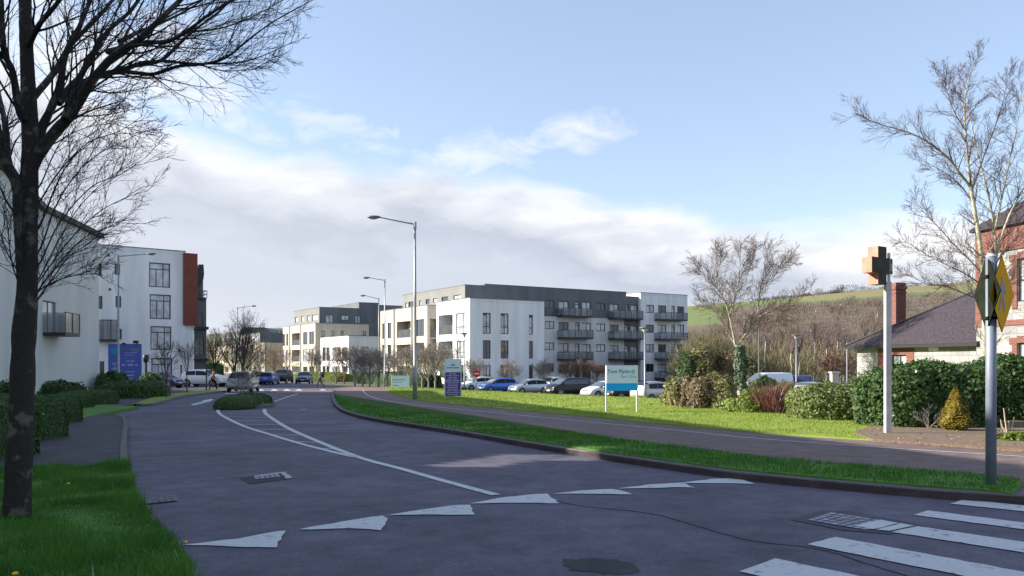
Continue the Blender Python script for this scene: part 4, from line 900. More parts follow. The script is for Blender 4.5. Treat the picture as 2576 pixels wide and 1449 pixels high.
# ------------------------------------------------------------------ twig and leaf clouds
def rand_unit(n):
    v = RNG.normal(size=(n, 3)); return v/np.linalg.norm(v, axis=1, keepdims=True)
def slivers(P, D, L_, w):
    """thin triangles: base points P, directions D, lengths L_, base width w"""
    n = len(P); s_ = np.cross(D, rand_unit(n)); s_ /= np.maximum(1e-6, np.linalg.norm(s_, axis=1, keepdims=True))
    V = np.empty((n*3, 3)); V[0::3] = P-s_*(w/2)[:, None]; V[1::3] = P+s_*(w/2)[:, None]; V[2::3] = P+D*L_[:, None]
    return V, np.arange(n*3).reshape(-1, 3)
def leaves(P, Nn, size, tilt=.8):
    """diamond leaf quads around points P with mean normals Nn"""
    n = len(P); nn = Nn+rand_unit(n)*tilt; nn /= np.linalg.norm(nn, axis=1, keepdims=True)
    a = np.cross(nn, rand_unit(n)); a /= np.maximum(1e-6, np.linalg.norm(a, axis=1, keepdims=True)); c = np.cross(nn, a); sz = size*RNG.uniform(.4, 1.5, n)[:, None]
    V = np.empty((n*4, 3)); V[0::4] = P-a*sz; V[1::4] = P+c*sz*.55; V[2::4] = P+a*sz; V[3::4] = P-c*sz*.55
    return V, np.arange(n*4).reshape(-1, 4)
M_twb = mat('bare_wood_twigs', (.12, .09, .07), .9, island=[(.11, .08, .058), (.15, .11, .08), (.085, .062, .05), (.11, .10, .05), (.17, .135, .11)])
M_two = mat('olive_twigs', (.12, .11, .05), .9, island=[(.13, .13, .05), (.19, .18, .07), (.10, .12, .04), (.20, .16, .10)])
def twig_cloud(centres, name, m, label=None, cat=None, kind=None, n_per=230, group=None, parent=None):
    Vs, Fs, o = [], [], 0
    for (x, y, z, r_, h, w_) in centres:
        n = n_per; q = rand_unit(n)*(RNG.uniform(0, 1, n)**.45)[:, None]; P = np.stack([x+q[:, 0]*r_, y+q[:, 1]*r_, z+h*.55+q[:, 2]*h*.46], 1)
        D = q*np.array([.7, .7, .3])+np.array([0, 0, .8])+rand_unit(n)*.35; D /= np.linalg.norm(D, axis=1, keepdims=True)
        V_, F_ = slivers(P, D, RNG.uniform(.10, .24, n)*h, np.full(n, w_)); Vs.append(V_); Fs.append(F_+o); o += len(V_)
        k = 1; Pt = np.stack([x+RNG.normal(0, r_*.3, k), y+RNG.normal(0, r_*.3, k), np.full(k, z-.5)], 1); Dt = np.tile([0, 0, 1.], (k, 1))+rand_unit(k)*.08
        V_, F_ = slivers(Pt, Dt, np.full(k, h*.95), np.full(k, w_*2.5)); Vs.append(V_); Fs.append(F_+o); o += len(V_)
    ob = raw_mesh(name, np.concatenate(Vs), np.concatenate(Fs), m, parent); tag(ob, label, cat, group, kind); return ob
cen = []
for i in range(760):
    u = random.uniform(1500, 3000); s_ = random.random()**1.3*(.52 if u < 1950 else .70); x, y, z = hill_p(u, s_)
    if u < 1830 and s_ > .30: continue
    h = random.uniform(6, 9)*(1-.5*s_); cen.append((x, y, z-1, random.uniform(2.6, 4.8), h, .06+.14*s_))
for i in range(120):
    u = random.uniform(1690, 2500); Y = random.uniform(122, 165); x, y = at(u, Y); cen.append((x, y, -1.8, random.uniform(2.2, 3.6), random.uniform(6, 9), .05))
twig_cloud(cen, 'woodland', M_twb, kind='stuff', label='brown leafless wood covering the hillside below the fields', cat='woodland', n_per=210)
cen = []
for i in range(60):
    u = random.uniform(1715, 2160); Y = random.uniform(105, 122); x, y = at(u, Y); cen.append((x, y, -1.8, random.uniform(2, 3.2), random.uniform(3, 6.5), .05))
twig_cloud(cen, 'undergrowth', M_two, kind='stuff', label='olive undergrowth at the foot of the leafless wood', cat='undergrowth', n_per=420)
cen = []
for i in range(90):
    u = random.uniform(500, 1010); Y = random.uniform(215, 300); x, y = at(u, Y); cen.append((x, y, -2, random.uniform(4, 6), random.uniform(8, 13), .11))
for i in range(22):
    u = random.uniform(505, 660); Y = random.uniform(150, 175); x, y = at(u, Y); cen.append((x, y, -2, random.uniform(2.5, 3.6), random.uniform(6, 9), .06))
twig_cloud(cen, 'woodland', M_two, kind='stuff', label='greenish leafless wood beyond the far end of the road', cat='woodland', n_per=200)
cen = []
for i in range(46):
    u = random.uniform(1712, 1895); Y = random.uniform(99, 112); x, y = at(u, Y); cen.append((x, y, -1.8, random.uniform(1.6, 2.6), random.uniform(4.0, 8.2)*(1-.35*abs(u-1770)/130), .035))
twig_cloud(cen, 'thicket', M_two, kind='stuff', label='tangled olive thicket between the apartment building and the birch', cat='thicket', n_per=650)
# hedge line on the ridge
cen = []
for i in range(70):
    u = random.choice([random.uniform(1900, 2160), random.uniform(2090, 2300), random.uniform(1750, 2600)]); x, y, z = hill_p(u, 1.); h = random.choice([2, 3, 3.5, 6]) if 2100 < u < 2200 else random.uniform(1.5, 3); cen.append((x, y-2, z-1, random.uniform(3, 7), h, .3))
twig_cloud(cen, 'ridge_hedge', mat('far_hedge', (.05, .055, .045), .95), kind='stuff', label='dark hedge line along the ridge of the hill', cat='hedge', n_per=110)
# ------------------------------------------------------------------ bare trees
M_barkd = mat('dark_bark', (.026, .02, .018), .95, col2=(.10, .09, .07), nscale=6, detail=8, bump=1., bscale=30, ramp=(.555, .62))
M_twigd = mat('dark_twigs', (.028, .022, .028), .9)
M_birch = mat('birch_bark', (.42, .38, .31), .85, col2=(.20, .17, .12), nscale=6, detail=6, ramp=(.52, .68), bump=.4, bscale=25)
M_birchg = mat('mossy_birch_bark', (.42, .40, .30), .85, col2=(.20, .20, .10), nscale=5, detail=6, ramp=(.48, .68), bump=.4, bscale=25)
M_twigp = mat('purple_brown_twigs', (.075, .042, .048), .85, col2=(.13, .085, .085), nscale=1.2)
M_twigg = mat('grey_brown_twigs', (.20, .17, .145), .9, col2=(.32, .28, .235), nscale=1.)
M_twigr = mat('russet_twigs', (.18, .105, .07), .9, col2=(.26, .17, .12), nscale=1.)
M_twigx = mat('blackish_twigs', (.05, .042, .04), .9, col2=(.09, .075, .065), nscale=1.)
def vrand(s_=1.): return Vector((random.gauss(0, s_), random.gauss(0, s_), random.gauss(0, s_)))
def grow(tb, p, d, L_, r_, lvl, P):
    n = P.get('seg', 4); pts = [p.copy()]; rad = [r_]; d = d.normalized(); kids = []
    for i in range(n):
        d = (d+vrand(P['wob'])+Vector((0, 0, P['up']))*(1 if lvl else .5)).normalized(); p = p+d*(L_/n); pts.append(p.copy()); rad.append(r_*(1-(i+1)/n*(1-P['taper']))); kids.append((p.copy(), d.copy(), rad[-1]))
    tb[0 if r_ > P['tr'] else 1].tube(pts, rad, 5 if r_ > P['tr'] else 3, caps=False)
    if lvl <= 0: return
    nk = P['kids'][min(len(P['kids'])-1, lvl-1)] if isinstance(P['kids'], (list, tuple)) else P['kids']
    for k in range(nk):
        f = P['from']+(1-P['from'])*(k+random.random())/nk; fi = f*n; i = min(n-1, int(fi)); a = pts[i].lerp(pts[i+1], fi-i); dr = (pts[i+1]-pts[i]).normalized()
        ax = dr.cross(vrand()).normalized(); ang = math.radians(random.uniform(*P['ang'])); nd = Matrix.Rotation(ang, 3, ax) @ dr
        grow(tb, a, nd, L_*random.uniform(*P['lr'])*(1.15-.5*f), max(P['rmin'], rad[min(n, i+1)]*P['rr']), lvl-1, P)
def bare_tree(name, label, x, y, h, trunk_r, m_t, m_c, group=None, P=None, lvl=4, fork=.35, nl=6, spread=.5, z=None, seed=None, cat='tree', ivy=False):
    if seed is not None: random.seed(seed)
    z = G(x, y)+.05 if z is None else z; root = thing(name, label, cat, (x, y, z), 0, group); tb = (MB(), MB())
    P_ = dict(wob=.13, up=.06, taper=.35, tr=trunk_r*.2, kids=[3, 4, 5, 5], ang=(22, 48), lr=(.5, .72), rr=.62, rmin=.006, seg=4); P_['from'] = .25
    if P: P_.update(P)
    th = h*fork; pts = [Vector((random.gauss(0, .02)*h*(i/5)**1.0*.5, random.gauss(0, .02)*h*(i/5)*.5, th*i/5)) for i in range(6)]; tb[0].tube(pts, [trunk_r*(1.25 if i == 0 else 1-.35*i/5) for i in range(6)], 8)
    top = pts[-1]
    for k in range(nl):
        a = 2*math.pi*(k+random.random()*.6)/nl; s_ = spread*random.uniform(.5, 1.15) if k else .12; d = Vector((math.cos(a)*s_, math.sin(a)*s_, 1)).normalized()
        st = top if k < 3 else pts[random.randint(3, 5)]
        grow(tb, st.copy(), d, (h-th)*random.uniform(.62, .80), trunk_r*.55, lvl-1, P_)
    tb[0].build('trunk', m_t, root, smooth=True); tb[1].build('crown', m_c, root); return root
# ---- the near tree, limbs traced in plan and elevation at its own distance
YT = 8.; random.seed(11)
NT = thing('street_tree', 'large bare dark street tree with mossy trunk at the left edge of the photo', 'tree', (at(40, YT)[0], YT, .05)); org = Vector(NT.location); tb = (MB(), MB())
def limb(px, r0, r1, yd=0., y0=0., k=6, tw=True, twn=10, tl=1.0, fall=0.):
    twn = int(twn*1.3)
    n = len(px); P = []
    for i, (u, v) in enumerate(px):
        f = i/(n-1); Y = YT+y0+yd*f; P.append(Vector((*at(u, Y), zat(v, Y)))-org)
    P = [Vector(p) for p in smooth3(P, 4)]; m = len(P); R = [r0+(r1-r0)*(i/(m-1))**.8 for i in range(m)]
    R = [q*(1+random.uniform(-.06, .06)) for q in R]
    tb[0 if r0 > .012 else 1].tube(P, R, 10 if r0 > .1 else (6 if r0 > .02 else 4), caps=False)
    if tw:
        pr = dict(wob=.10, up=.035-fall, taper=.3, tr=.012, kids=[4, 5, 5], ang=(16, 42), lr=(.42, .66), rr=.6, rmin=.0022, seg=5); pr['from'] = .2
        for j in range(twn):
            f = .15+.85*(j+random.random())/twn; fi = f*(m-1); i = min(m-2, int(fi)); a = P[i].lerp(P[i+1], fi-i); dr = (P[i+1]-P[i]).normalized()
            ax = dr.cross(vrand()).normalized(); nd = Matrix.Rotation(math.radians(random.uniform(18, 45)), 3, ax) @ dr
            grow(tb, a, nd, tl*random.uniform(.5, 1.15)*(1.1-.45*f), min(.013, max(.004, R[i]*.4)), 2, pr)
def smooth3(P, n):
    out = []
    for i in range(len(P)-1):
        a, b_, c, d = P[max(i-1, 0)], P[i], P[i+1], P[min(i+2, len(P)-1)]
        for k in range(n): t_ = k/n; out.append(.5*((2*b_)+(c-a)*t_+(2*a-5*b_+4*c-d)*t_*t_+(3*b_-a-3*c+d)*t_**3))
    out.append(P[-1]); return out
limb([(36, 1350), (42, 1300), (48, 1150), (55, 1000), (60, 850), (68, 740), (70, 600), (72, 520), (74, 430), (76, 340), (70, 200), (66, 100), (63, 0), (60, -250)], .142, .05, tw=False)
limb([(62, 820), (52, 700), (44, 560), (40, 470), (20, 425), (2, 380), (-20, 300)], .03, .045, -.4, k=6, twn=5)
limb([(58, 480), (40, 445), (20, 405), (16, 340), (8, 285), (-10, 200), (-20, 60)], .05, .02, .8)
limb([(70, 300), (50, 285), (32, 181), (13, 139), (6, 80), (0, -60)], .045, .02, -.8)
limb([(74, 400), (88, 378), (104, 324), (130, 269), (152, 210), (164, 139), (194, 81), (227, 0), (270, -120)], .06, .018, .5, twn=14)
limb([(80, 420), (107, 373), (146, 324), (181, 285), (220, 220), (250, 181), (292, 136), (350, 100), (399, 52), (454, 0), (540, -90)], .066, .018, -.5, twn=16, tl=1.2)
limb([(146, 260), (175, 222), (201, 194), (227, 146), (269, 81), (324, 32), (356, -10), (420, -90)], .042, .014, 1., y0=.2, twn=12)
limb([(165, 300), (190, 228), (225, 200), (259, 188), (311, 175), (356, 159), (405, 152), (454, 107), (486, 78), (551, 29), (610, -30)], .045, .007, .9, y0=-.2, twn=16, tl=.9)
limb([(300, 178), (350, 184), (389, 186), (447, 167), (505, 162), (567, 146), (632, 94), (697, 49), (790, -2)], .026, .004, -.4, y0=.6, twn=18, tl=.75)
limb([(405, 152), (470, 159), (540, 160), (606, 156), (664, 139), (740, 104)], .017, .003, .6, y0=.3, twn=14, tl=.6)
limb([(270, 130), (330, 116), (373, 107), (421, 104), (470, 79), (518, 42), (583, 0), (650, -50)], .03, .008, -1., twn=14, tl=.9)
limb([(300, 105), (350, 80), (400, 60), (480, 20), (560, -40)], .025, .008, 1.2, twn=10)
limb([(78, 250), (130, 190), (180, 110), (250, 40), (330, -60)], .04, .014, 1.8, twn=12)
limb([(68, 120), (100, 60), (150, 0), (200, -90)], .035, .015, -1., twn=9)
limb([(480, 80), (560, 70), (640, 40), (720, -5)], .012, .003, .4, y0=.5, twn=9, tl=.6)
limb([(500, 162), (560, 178), (620, 176), (680, 170)], .009, .002, .3, y0=.4, twn=9, tl=.45)
limb([(207, 222), (260, 232), (310, 232), (370, 220), (400, 214)], .010, .002, .6, twn=8, tl=.6)
limb([(180, 290), (230, 292), (290, 285), (330, 276)], .010, .002, -.4, twn=7, tl=.6)
# lower fan of long thin shoots
for px in ([(104, 720), (150, 660), (210, 600), (270, 572), (320, 560)], [(104, 690), (150, 600), (200, 520), (270, 450), (345, 400)], [(104, 620), (140, 520), (190, 440), (250, 385), (330, 350)],
    [(104, 560), (140, 470), (180, 400), (240, 350), (300, 300)], [(100, 730), (160, 700), (210, 690), (250, 690)], [(104, 700), (170, 610), (240, 540), (310, 500), (370, 480)], [(104, 655), (150, 560), (230, 470), (300, 440), (368, 395)],
    [(104, 500), (150, 430), (220, 360), (300, 330), (360, 290)], [(104, 460), (130, 400), (160, 350), (220, 320), (290, 310)], [(104, 740), (140, 690), (180, 640), (250, 600)],
    [(58, 700), (20, 640), (-5, 560)], [(50, 720), (30, 660), (18, 560), (10, 470)]):
    limb(([(74, px[0][1]+45)] if px[0][0] > 90 else [])+px, random.uniform(.009, .014), .002, random.uniform(-.7, .9), twn=9, tl=.62)
tb[0].build('trunk', M_barkd, NT, smooth=True); tb[1].build('crown', M_twigd, NT)
print('near tree faces', len(tb[0].f), len(tb[1].f))
# ---- birch at the right, in front of the brick house
def traced(name, label, ubase, vbase, Yb_, limbs, m_t, m_c, pr, tws, seed, group=None):
    global YT, org, tb; random.seed(seed); YT = Yb_; x, y = at(ubase, Yb_); o = thing(name, label, 'tree', (x, y, zat(vbase, Yb_)), 0, group); org = Vector(o.location); tb = (MB(), MB())
    for (px, r0, r1, yd, tn, tl) in limbs:
        n = len(px); P = []; tn = int(tn*2.2); r0, r1 = r0*.85, r1*.8
        for i, (u, v) in enumerate(px): f = i/(n-1); Y = YT+yd*f; P.append(Vector((*at(u, Y), zat(v, Y)))-org)
        P = smooth3(P, 4); m = len(P); R = [r0+(r1-r0)*(i/(m-1))**.8 for i in range(m)]; tb[0 if r0 > pr['tr'] else 1].tube(P, R, 8 if r0 > .08 else 5, caps=False)
        for j in range(tn):
            f = .12+.88*(j+random.random())/tn; fi = f*(m-1); i = min(m-2, int(fi)); a = P[i].lerp(P[i+1], fi-i); dr = (P[i+1]-P[i]).normalized(); nd = Matrix.Rotation(math.radians(random.uniform(22, 60)), 3, dr.cross(vrand()).normalized()) @ dr
            grow(tb, a, nd, tl*.76*random.uniform(.5, 1.1)*(1.1-.4*f), min(r0*.5, max(pr['rmin']*1.6, R[i]*.45)), tws, pr)
    tb[0].build('trunk', m_t, o, smooth=True); tb[1].build('crown', m_c, o); print(name, len(tb[1].f)); return o
prb = dict(wob=.12, up=.07, taper=.3, tr=.03, kids=[5, 6, 6], ang=(20, 50), lr=(.45, .68), rr=.5, rmin=.0045, seg=4); prb['from'] = .2
RB = traced('birch_tree', 'tall two stemmed bare birch behind the hedge at the right edge of the photo', 2476, 1010, 27., [
 ([(2478, 1040), (2478, 930), (2477, 822), (2474, 740), (2472, 678), (2464, 607), (2451, 525), (2441, 464)], .12, .07, 0, 8, 1.8),
 ([(2441, 466), (2432, 373), (2426, 271), (2436, 200), (2460, 140)], .06, .008, .6, 16, 1.25),
 ([(2441, 470), (2410, 430), (2385, 398), (2334, 357), (2283, 332), (2212, 312), (2158, 290)], .06, .007, -.8, 17, 1.4),
 ([(2478, 830), (2490, 740), (2507, 653), (2497, 551), (2482, 474), (2456, 373), (2440, 296), (2410, 210)], .075, .010, .8, 18, 1.4),
 ([(2500, 590), (2520, 500), (2540, 400), (2560, 310), (2570, 230)], .05, .008, 1.0, 16, 1.5), ([(2505, 640), (2540, 540), (2600, 430), (2660, 330)], .06, .012, -.6, 12, 1.8),
 ([(2474, 690), (2440, 655), (2411, 627), (2365, 576), (2330, 540), (2299, 500)], .035, .006, .9, 14, 1.4), ([(2474, 720), (2430, 690), (2385, 668), (2330, 640), (2268, 600)], .03, .006, -.8, 13, 1.3),
 ([(2476, 760), (2430, 740), (2380, 720), (2330, 715), (2290, 690)], .025, .006, .5, 11, 1.2), ([(2478, 700), (2520, 640), (2560, 590), (2620, 520)], .04, .008, .6, 10, 1.5), ([(2480, 760), (2530, 720), (2580, 640)], .035, .008, -.7, 9, 1.4),
 ([(2451, 520), (2420, 470), (2370, 430), (2310, 400)], .03, .006, .5, 10, 1.3), ([(2430, 330), (2400, 280), (2380, 220), (2372, 185)], .022, .004, -.5, 12, 1.0), ([(2445, 480), (2480, 380), (2520, 270), (2535, 190)], .035, .005, -.5, 14, 1.2)],
 M_birchg, M_twigp, prb, 2, 21)
prm = dict(prb); prm.update(rmin=.007, tr=.03, up=.05, kids=[6, 6, 6], lr=(.4, .6))
MBr = traced('birch_tree', 'bare white birch with ivy on its trunk standing at the edge of the lawn', 1861, 1003, 46.5, [
 ([(1861, 1008), (1862, 940), (1858, 880), (1850, 866)], .19, .12, 0, 0, 1),
 ([(1850, 868), (1834, 790), (1820, 750), (1800, 720), (1777, 694), (1750, 675)], .08, .012, -1., 22, 2.0), ([(1852, 868), (1830, 840), (1817, 817), (1810, 797), (1790, 775), (1760, 760)], .05, .012, .9, 15, 1.8),
 ([(1858, 868), (1867, 853), (1890, 817), (1907, 783), (1910, 740), (1920, 690), (1927, 630)], .085, .012, .6, 24, 2.0), ([(1905, 800), (1930, 786), (1950, 777), (1985, 765), (2010, 753), (2042, 730)], .05, .012, -.8, 14, 1.7),
 ([(1837, 790), (1850, 747), (1860, 690), (1864, 617)], .05, .010, 1., 22, 1.9), ([(1890, 817), (1925, 812), (1960, 806), (1985, 800)], .04, .012, 1., 9, 1.5), ([(1912, 730), (1940, 700), (1965, 670), (1985, 660)], .04, .012, -.4, 14, 1.8), ([(1800, 722), (1805, 680), (1815, 650), (1810, 630)], .04, .012, .4, 13, 1.8), ([(1880, 690), (1895, 650), (1900, 620)], .03, .012, .9, 12, 1.5)],
 M_birch, mat('pinkish_twigs', (.16, .115, .10), .9, col2=(.24, .18, .155), nscale=1.), prm, 2, 5)
# ivy on the birch trunk
M_ivy = mat('ivy_leaves', (.03, .06, .02), .6, island=[(.02, .05, .015), (.05, .09, .03), (.03, .06, .03), (.10, .14, .08)])
def ivy(parent, x, y, z0, z1, r_, n, size=.09, off=(0, 0)):
    th = RNG.uniform(0, 2*np.pi, n); zz_ = RNG.uniform(z0, z1, n); rr = r_*(.75+.45*RNG.random(n))*(1-.25*(zz_-z0)/(z1-z0)); Nn = np.stack([np.cos(th), np.sin(th), np.full(n, .3)], 1); P = np.stack([x+rr*np.cos(th)+off[0]*(zz_-z0), y+rr*np.sin(th), zz_], 1)
    V_, F_ = leaves(P, Nn, size, .6); return raw_mesh('ivy', V_, F_, M_ivy, parent)
ivy(MBr, .05, 0, .55, 3.0, .34, 1500, .09, (-.02, 0))
# ---- shrubs and hedges
def leafmat(name, cols, rough=.55, trans=.25): return mat(name, cols[0], rough, island=cols, trans=trans, spec=.4)
M_hd = leafmat('laurel_leaves', [(.05, .10, .018), (.10, .16, .028), (.065, .12, .022), (.17, .24, .04), (.04, .08, .018)])
M_hl = leafmat('light_hedge_leaves', [(.09, .13, .03), (.15, .20, .045), (.12, .16, .05), (.06, .09, .02), (.19, .22, .06)])
M_hy = leafmat('yellow_green_leaves', [(.15, .21, .02), (.22, .28, .03), (.09, .13, .02), (.12, .17, .02)])
M_hbox = leafmat('clipped_box_leaves', [(.06, .145, .022), (.085, .19, .03), (.12, .225, .042), (.045, .105, .02)])
M_hol = leafmat('olive_leaves', [(.13, .14, .035), (.20, .20, .05), (.10, .12, .025), (.24, .21, .09)])
M_hbr = leafmat('brown_twiggy_leaves', [(.20, .14, .08), (.14, .11, .05), (.25, .19, .11), (.10, .09, .035)])
M_cone = leafmat('golden_conifer', [(.22, .19, .02), (.30, .25, .03), (.12, .12, .02), (.26, .17, .03)])
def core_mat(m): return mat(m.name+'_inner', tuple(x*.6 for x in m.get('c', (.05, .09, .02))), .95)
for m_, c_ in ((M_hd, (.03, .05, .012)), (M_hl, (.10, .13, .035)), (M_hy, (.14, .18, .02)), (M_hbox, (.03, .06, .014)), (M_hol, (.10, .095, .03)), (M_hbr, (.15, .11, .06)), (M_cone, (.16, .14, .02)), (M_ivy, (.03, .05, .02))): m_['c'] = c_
def shrub(name, label, x, y, a, b_, c, m, p=2.4, leaf=.07, dens=140, rz=0., cat='shrub', group=None, z=None, rough=.12, neat=False):
    z = G(x, y)+.08 if z is None else z; o = thing(name, label, cat, (x, y, z), rz, group)
    def R(D):  # superellipsoid radius, base cut at z=0; centre lifted
        q = (np.abs(D[:, 0]/a)**p+np.abs(D[:, 1]/b_)**p+np.abs(D[:, 2]/c)**p)**(-1/p); return q
    ph = RNG.uniform(0, 6.28, (6,)); fr = 3.
    ph2 = RNG.uniform(0, 6.28, 4)
    def lump(D): return 1+(.0 if neat else .035)*np.sin(D[:, 0]*17+ph2[0])*np.sin(D[:, 2]*9+ph2[1])+rough*(np.sin(D[:, 0]*fr*2+ph[0])*np.sin(D[:, 1]*fr*2+ph[1])+np.sin(D[:, 2]*fr*2.5+ph[2]+D[:, 0]*4)*.7)
    sx_, sy_ = 28, 12; V_ = []
    th = np.linspace(0, 2*np.pi, sx_, endpoint=False); pz = np.linspace(-.02, np.pi/2, sy_); T, Z = np.meshgrid(th, pz)
    D = np.stack([np.cos(T)*np.cos(Z), np.sin(T)*np.cos(Z), np.sin(Z)], -1).reshape(-1, 3); r0 = R(D)*lump(D)*(.965 if neat else .90); V_ = D*r0[:, None]
    Fq = [(j*sx_+i, j*sx_+(i+1) % sx_, (j+1)*sx_+(i+1) % sx_, (j+1)*sx_+i) for j in range(sy_-1) for i in range(sx_)]
    core = raw_mesh('stems', V_, np.array(Fq), core_mat(m), o, True)  # closed solid core behind the leaf cards, coloured darker than them
    area = 2*(a*2*c+b_*2*c)+4*a*b_; n = int(min(area*dens, 34000))
    D = rand_unit(n*3); D[:, 2] = np.abs(D[:, 2]); r1 = R(D); w_ = (r1/ max(a, b_, c))**2; keep = RNG.random(n*3) < np.clip(w_*1.0+.12, 0, 1); D = D[keep][:n]; r1 = R(D)*lump(D)*(RNG.uniform(.955, 1.01, len(D)) if neat else RNG.uniform(.86, 1.05, len(D)))
    P = D*r1[:, None]; P[:, 2] = np.maximum(P[:, 2], .02); Nn = np.sign(D)*np.abs(P/np.array([a, b_, c]))**(p-1); Nn /= np.maximum(1e-6, np.linalg.norm(Nn, axis=1, keepdims=True)); V2, F2 = leaves(P, Nn, leaf, .55 if neat else .75)
    raw_mesh('foliage', V2, F2, m, o)
    return o
def pxs(name, label, u0, u1, vt, vb, m, dep=None, off=.1, **kw):
    """shrub whose front foot is at pixel row vb"""
    um = (u0+u1)/2; x0, y0 = gp(um, vb, off); a = (u1-u0)/2/F*y0; dp = dep or a; y = y0+dp; x = at(um, y)[0]; a = (u1-u0)/2/F*y; h = zat(vt, y)-G(x, y)-.05
    return shrub(name, label, x, y, a, dp, h, m, **kw)
pxs('laurel_hedge', 'big dark glossy laurel hedge behind the cross sign in front of the stone house', 2172, 2480, 925, 1082, M_hd, 1.3, p=4.2, leaf=.055, dens=700, cat='hedge', rough=.05)
x_, y_ = at(2640, 24.); shrub('laurel_hedge', 'dark laurel hedge running out of the right edge behind the golden conifer', x_, y_+.4, 2.75, 1.4, 1.82, M_hd, p=4, leaf=.055, dens=600, cat='hedge', rough=.05)
pxs('hedge', 'light green rounded hedge between the red stemmed bush and the laurel hedge', 1994, 2172, 972, 1060, M_hl, 1.2, p=4, leaf=.045, dens=620, cat='hedge', rough=.05)
pxs('shrub', 'yellow green shrub squeezed between the light hedge and the laurel hedge', 2150, 2190, 985, 1062, M_hy, .4, leaf=.06, dens=300)
pxs('shrub', 'low bright yellow green dome shrub at the lawn edge beside the birch', 1824, 1938, 1001, 1041, M_hy, 1.1, p=2.6, leaf=.06, dens=300)
pxs('shrub', 'flat topped green shrub directly behind the low yellow green dome', 1862, 1936, 978, 1012, M_hy, 1.1, p=4, leaf=.06, dens=260)
pxs('shrub', 'yellowish leafy shrub at the right end of the parked car row', 1668, 1722, 958, 1022, M_hol, 1., leaf=.08, dens=200)
pxs('shrub', 'brown twiggy shrub left of the birch', 1716, 1800, 950, 1030, M_hbr, 1.3, leaf=.07, dens=220, rough=.18)
pxs('shrub', 'dark olive shrub behind the brown twiggy one', 1745, 1850, 945, 1012, M_hol, 1.6, leaf=.08, dens=200)
pxs('shrub', 'small olive shrub at the foot of the birch', 1785, 1845, 985, 1032, M_hol, .9, leaf=.07, dens=220)
pxs('shrub', 'dark green shrub in front of the white van', 1878, 1960, 953, 998, M_hd, 1.4, leaf=.09, dens=170)
pxs('shrub', 'greyish green shrub above the red stemmed bush', 1940, 2010, 965, 1004, M_hol, 1.2, leaf=.08, dens=170)
# red stemmed bush
rx, ry = gp(1972, 1044, .1); RS = thing('dogwood_bush', 'bush of bare red stems at the lawn edge', 'shrub', (rx, ry+.8, G(rx, ry)+.1)); n = 1500
P = np.stack([RNG.normal(0, .28, n), RNG.normal(0, .28, n), RNG.uniform(0, .55, n)], 1); D = P*np.array([1.6, 1.2, 0])+np.array([.22, 0, 1.])+rand_unit(n)*.22; D /= np.linalg.norm(D, axis=1, keepdims=True); V_, F_ = slivers(P, D, RNG.uniform(.3, .85, n), np.full(n, .020)); raw_mesh('stems', V_, F_, mat('red_stems', (.25, .05, .04), .7, island=[(.17, .055, .045), (.22, .08, .06), (.12, .05, .04)]), RS)
# golden conifer
cx0, cy0 = gp(2424, 1086, .15); CF = thing('conifer', 'golden dwarf cone shaped conifer in the soil bed', 'shrub', (cx0, cy0+.35, G(cx0, cy0)+.15)); n = 5200; hh_ = zat(975, cy0+.35)-G(cx0, cy0)-.15; ra = 37/F*cy0
tt = RNG.random(n)**1.3; th = RNG.uniform(0, 6.283, n); prof_ = np.minimum(1, (tt+.14)/.30)*(1-tt)**.75; prof_ /= prof_.max(); prof_ = prof_*(1+.13*np.sin(th*4+tt*9)*np.sin(tt*17)); P = np.stack([np.cos(th)*prof_*ra*RNG.uniform(.9, 1.04, n), np.sin(th)*prof_*ra*RNG.uniform(.9, 1.04, n), tt*hh_], 1)
Nn = np.stack([np.cos(th), np.sin(th), np.full(n, 1.6)], 1); V_, F_ = leaves(P, Nn/np.linalg.norm(Nn, axis=1, keepdims=True), .035, .5); raw_mesh('foliage', V_, F_, M_cone, CF)
b = MB(); zs_ = [0, .1, .3, .5, .7, .85, .98]; prev = None
for z_ in zs_:
    pr_ = min(1, (z_+.14)/.30)*(1-z_)**.75*ra*.95; ring = b.verts([(math.cos(2*math.pi*k/14)*pr_, math.sin(2*math.pi*k/14)*pr_, z_*hh_) for k in range(14)])
    if prev is not None:
        for k in range(14): b.face((prev+k, prev+(k+1) % 14, ring+(k+1) % 14, ring+k))
    prev = ring
b.build('stems', core_mat(M_cone), CF)  # solid cone under the foliage, coloured darker than the leaves
# dead twigs, cut stems, weed in the bed
dx_, dy_ = gp(2345, 1080, .15); random.seed(3); bare_tree('dead_shrub', 'small dead twiggy shrub in the soil bed left of the conifer', dx_, dy_+.2, .75, .012, M_twigg, M_twigg, lvl=3, fork=.15, nl=8, spread=1.2, P=dict(rmin=.004, tr=.004), cat='shrub')
dx_, dy_ = gp(2535, 1090, .15); ST = thing('cut_stems', 'pale cut shrub stems sticking up at the right edge of the bed', 'shrub', (dx_, dy_, G(dx_, dy_)+.1)); b = MB()
for q in (((0, 0, 0), (-.05, 0, .3), (-.09, 0, .62)), ((.02, 0, 0), (.10, 0, .22), (.15, 0, .42)), ((0, 0, .1), (.03, 0, .25), (.04, .02, .33)), ((-.12, 0, .02), (-.2, 0, .12), (-.3, 0, .14)), ((0, 0, 0), (-.1, .05, .2), (-.13, .05, .36))): b.tube([Vector(p) for p in q], [.022, .018, .012], 5)
b.build('stems', mat('cut_wood', (.42, .34, .26), .9), ST)
x_, y_ = gp(2540, 1108, .15); shrub('weed', 'low fresh green weed patch by the pole at the right edge', x_, y_, .38, .25, .2, M_hy, leaf=.04, dens=500, cat='plant', rough=.3)
